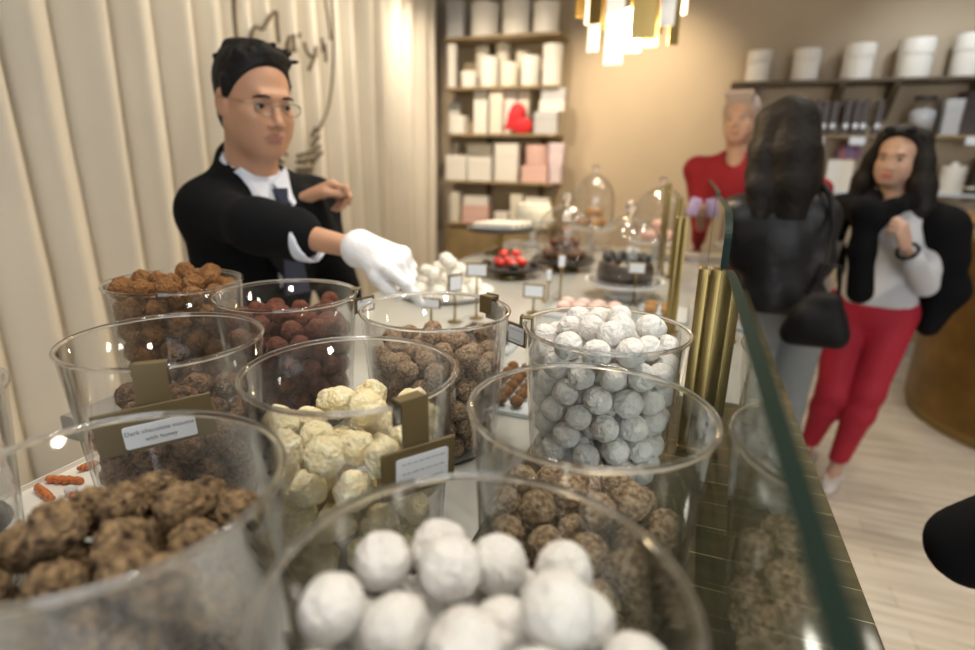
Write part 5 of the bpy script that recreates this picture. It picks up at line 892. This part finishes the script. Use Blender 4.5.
mr=person('man in a red jumper with short ash-coloured hair, standing behind the leather jacket',J,J['pel'],(Z3(-.35,2.7,0),Z3(.85,3.7,0)),.009,'skin_fair','lip',1.0,False,hh,np.concatenate([np.arange(-.03,1.1,.013),np.arange(1.1,1.9,.008)]),brow='ash_hair')
br_=(Z3(-.4,2.65,0),Z3(.9,3.75,1.9)); top=J['pel'][2]
F=SDF(br_[0]+Z3(0,0,.8),br_[1],.009); torso(F,J,.014,False,True,.04); arm(F,J,'R',.014,0,.55,1,.03); arm(F,J,'L',.014,0,.85,1,.03); F.cap(J['neck']+Z3(0,.01,.055),J['neck'],.068,.085,.02); F.keep(lambda X,Y,Z:np.maximum(top-.06-Z,Z-J['neck'][2]-.05)+0*X+0*Y); F.cap(J['neck']+Z3(0,0,.1),J['neck']+Z3(-.01,-.05,.0),.045,.05,cut=True); F.mesh('red_jumper','red_knit',mr)
F=SDF(br_[0],br_[1]-Z3(0,0,.65),.012); torso(F,{**J,'neck':J['pel']+Z3(0,0,.5)},.004,False,True); F.keep(lambda X,Y,Z:Z-(top+.06)+0*X+0*Y); [leg(F,J,s,.014,.98,1.0,.03,.03) for s in 'LR']; F.keep(lambda X,Y,Z:.06-Z+0*X+0*Y); F.mesh('trousers','dark_trousers',mr)
for s in 'LR': shoe(mr,J['an'+s],J['toe'+s],'shoe_black')
hair(mr,J['head'],J['hR'],1,'ash_hair',.014,.045,.7,lambda F,P:[F.cap(P(.055,y,.105),P(.075,y*1.05,.12),.022,.016,.012) for y in np.linspace(-.05,.05,5)],.007)
lp=atY(694,207,2.95); o=MB().box((0,0,0),(.055,.03,.09),rot=Matrix.Rotation(.25,3,'Y'),bev=.01).done('wrapped_packet','lilac_wrap',None,auto=40); o.location=lp; tag(o,'small lilac packet held up by the man in red','packet')
# --- customer in a black coat, cropped by the edge of the photograph
J={}; J['tf']=(-.45,.89,0); J['head']=Z3(.80,.74,1.52); J['hR']=basis((-.6,.8,-.1)); J['neck']=Z3(.80,.71,1.315); J['pel']=Z3(.755,.67,.84)
J['shL']=Z3(.64,.63,1.26); J['shR']=Z3(.95,.79,1.26); J['elL']=atD(972,547,.86); J['wrL']=Z3(.62,.98,1.08); J['elR']=Z3(1.03,.82,1.0); J['wrR']=Z3(.92,1.03,.98)
for s,o in (('L',-.085),('R',.085)):
    J['hip'+s]=J['pel']+Z3(o*.9,o*.45,-.03); J['kn'+s]=Z3(J['hip'+s][0]-.01,J['hip'+s][1]+.01,.46); J['an'+s]=Z3(J['hip'+s][0],J['hip'+s][1],.09); J['toe'+s]=Z3(-.4,.9,0)
hh=[dict(w=J['wrL'],d=Z3(.4,.8,.5),n=Z3(-.6,.3,.5),side=1,curl=(.8,.9,.9,.9),thumb=(.4,.3),sc=.9),dict(w=J['wrR'],d=Z3(-.3,.9,.1),n=Z3(.5,.1,.8),side=-1,curl=(.6,.7,.8,.8),thumb=(.4,.3),sc=.9)]
pc=person('person in a black coat whose bent elbow pokes in from the cropped side',J,J['pel'],(Z3(.25,.35,0),Z3(1.25,1.25,0)),.011,'skin_fair','lip_rose',.95,True,hh,brow='dark_hair',zl=np.arange(-.03,1.72,.011))
bc=(Z3(.2,.3,0),Z3(1.3,1.3,1.7)); F=SDF(bc[0]+Z3(0,0,.3),bc[1],.011); torso(F,J,.03,True,True,.04); [arm(F,J,s,.012,0,.92,1.0,.04,.006) for s in 'LR']; F.chain([J['pel']+Z3(0,0,.05),J['pel']+Z3(0,0,-.40)],[.19,.235],.05); F.cap(J['neck']+Z3(0,0,.05),J['neck'],.075,.09,.02); F.keep(lambda X,Y,Z:np.maximum(.48-Z,Z-J['neck'][2]-.045)+0*X+0*Y); F.mesh('coat','black_knit',pc)
F=SDF(bc[0],bc[1]-Z3(0,0,.7),.012); [leg(F,J,s,.012,.98,1.0,.03) for s in 'LR']; F.keep(lambda X,Y,Z:np.maximum(.06-Z,Z-.75)+0*X+0*Y); F.mesh('trousers','dark_trousers',pc)
for s in 'LR': shoe(pc,J['an'+s],J['toe'+s],'shoe_black',.95)
hair(pc,J['head'],J['hR'],.95,'dark_hair',.018,.03,.65,longhair([([(-.06,0,.05),(-.085,0,-.06),(-.09,0,-.16)],[.085,.075,.04])]),.009,-.12)
# ------------------------------------------------------------------ light
def area(name,loc,tgt,sx,sy,pw,col):
    l=bpy.data.lights.new(name,'AREA'); l.shape='RECTANGLE'; l.size=sx; l.size_y=sy; l.energy=pw; l.color=col
    o=bpy.data.objects.new(name,l); COL.objects.link(o); o.location=loc; o.rotation_euler=(Vector(tgt)-Vector(loc)).to_track_quat('-Z','Y').to_euler(); return o
def spot(name,loc,tgt,pw,col,ang=60,r=.04,bl=.6):
    l=bpy.data.lights.new(name,'SPOT'); l.energy=pw; l.color=col; l.spot_size=math.radians(ang); l.spot_blend=bl; l.shadow_soft_size=r
    o=bpy.data.objects.new(name,l); COL.objects.link(o); o.location=loc; o.rotation_euler=(Vector(tgt)-Vector(loc)).to_track_quat('-Z','Y').to_euler(); return o
WARM=(1,.83,.63); NEU=(1,.92,.80); COOL=(.84,.92,1)
# unseen spots added to brighten the counter, the shop floor and the seller
for x,y,p in ((.25,.35,26),(-.45,.35,24),(.25,1.15,28),(-.55,1.15,22),(-.3,1.9,18)): spot('counter_fill',(x,y,2.88),(x,y,1),p,NEU,84,.07,1)
for x,y,p in ((.9,2.0,26),(1.7,2.4,22),(.7,3.4,34),(1.6,3.6,18)): spot('room_fill',(x,y,2.88),(x,y,0),p,NEU,120,.08,1)
spot('seller_fill',(.1,1.5,2.85),(-1.0,1.1,1.4),38,WARM,60,.09,.9)
for y,t,p in ((4.4,3.2,46),(3.6,2.3,52),(2.7,1.6,16)): spot('curtain_fill',(-1.45,y,2.9),(-2.25,t,1.4),p,(1,.89,.73),95,.05,.9)  # unseen grazing spots, added to deepen the contrast of the pleats
for x,p in ((-1.9,50),(-1.35,50)): spot('shelf_fill',(x,3.7,2.9),(x,4.9,1.5),p,WARM,80,.05,.8)  # unseen spots added to whiten the boxes on the shelves
spot('cake_fill',(-.35,1.9,2.88),(-.35,1.8,1.1),26,NEU,80,.05,.7)  # unseen extra spot added over the cakes
pl=bpy.data.lights.new('chandelier_bulb_light','POINT'); pl.energy=14; pl.color=(1,.74,.42); pl.shadow_soft_size=.07
po=bpy.data.objects.new('chandelier_bulb_light',pl); COL.objects.link(po); po.location=(CX,CY,1.90)
spot('wall_fill',(-.55,4.2,2.9),(-.5,5.2,1.75),84,(1,.79,.54),85,.05,.95)  # added spot, strengthens the chandelier's warm glow on the back wall
spot('wall_fill',(1.5,4.2,2.9),(1.5,5.2,1.6),24,(.86,.93,1),95,.05,.95)  # added cool spot, greys the other end of the back wall
# unseen part wall, added to dim the curtain; daylight enters beside it
st(MB().box((-1.11,-1.95,ZC/2),(2.62,.1,ZC)).done('front_light_block','side_plaster'))
w=bpy.data.worlds.new('world'); SC.world=w; w.use_nodes=True; bg=w.node_tree.nodes['Background']; bg.inputs['Color'].default_value=(.97,.98,1,1); bg.inputs['Strength'].default_value=2.4
vs=SC.view_settings; vs.view_transform='Standard'; vs.look='None'; vs.gamma=1; vs.exposure=.58; vs.use_curve_mapping=False
SC.cycles.max_bounces=14; SC.cycles.transparent_max_bounces=48; SC.cycles.transmission_bounces=12; SC.cycles.glossy_bounces=6; SC.cycles.sample_clamp_indirect=6; SC.cycles.use_denoising=True; SC.cycles.caustics_refractive=False; SC.cycles.caustics_reflective=False
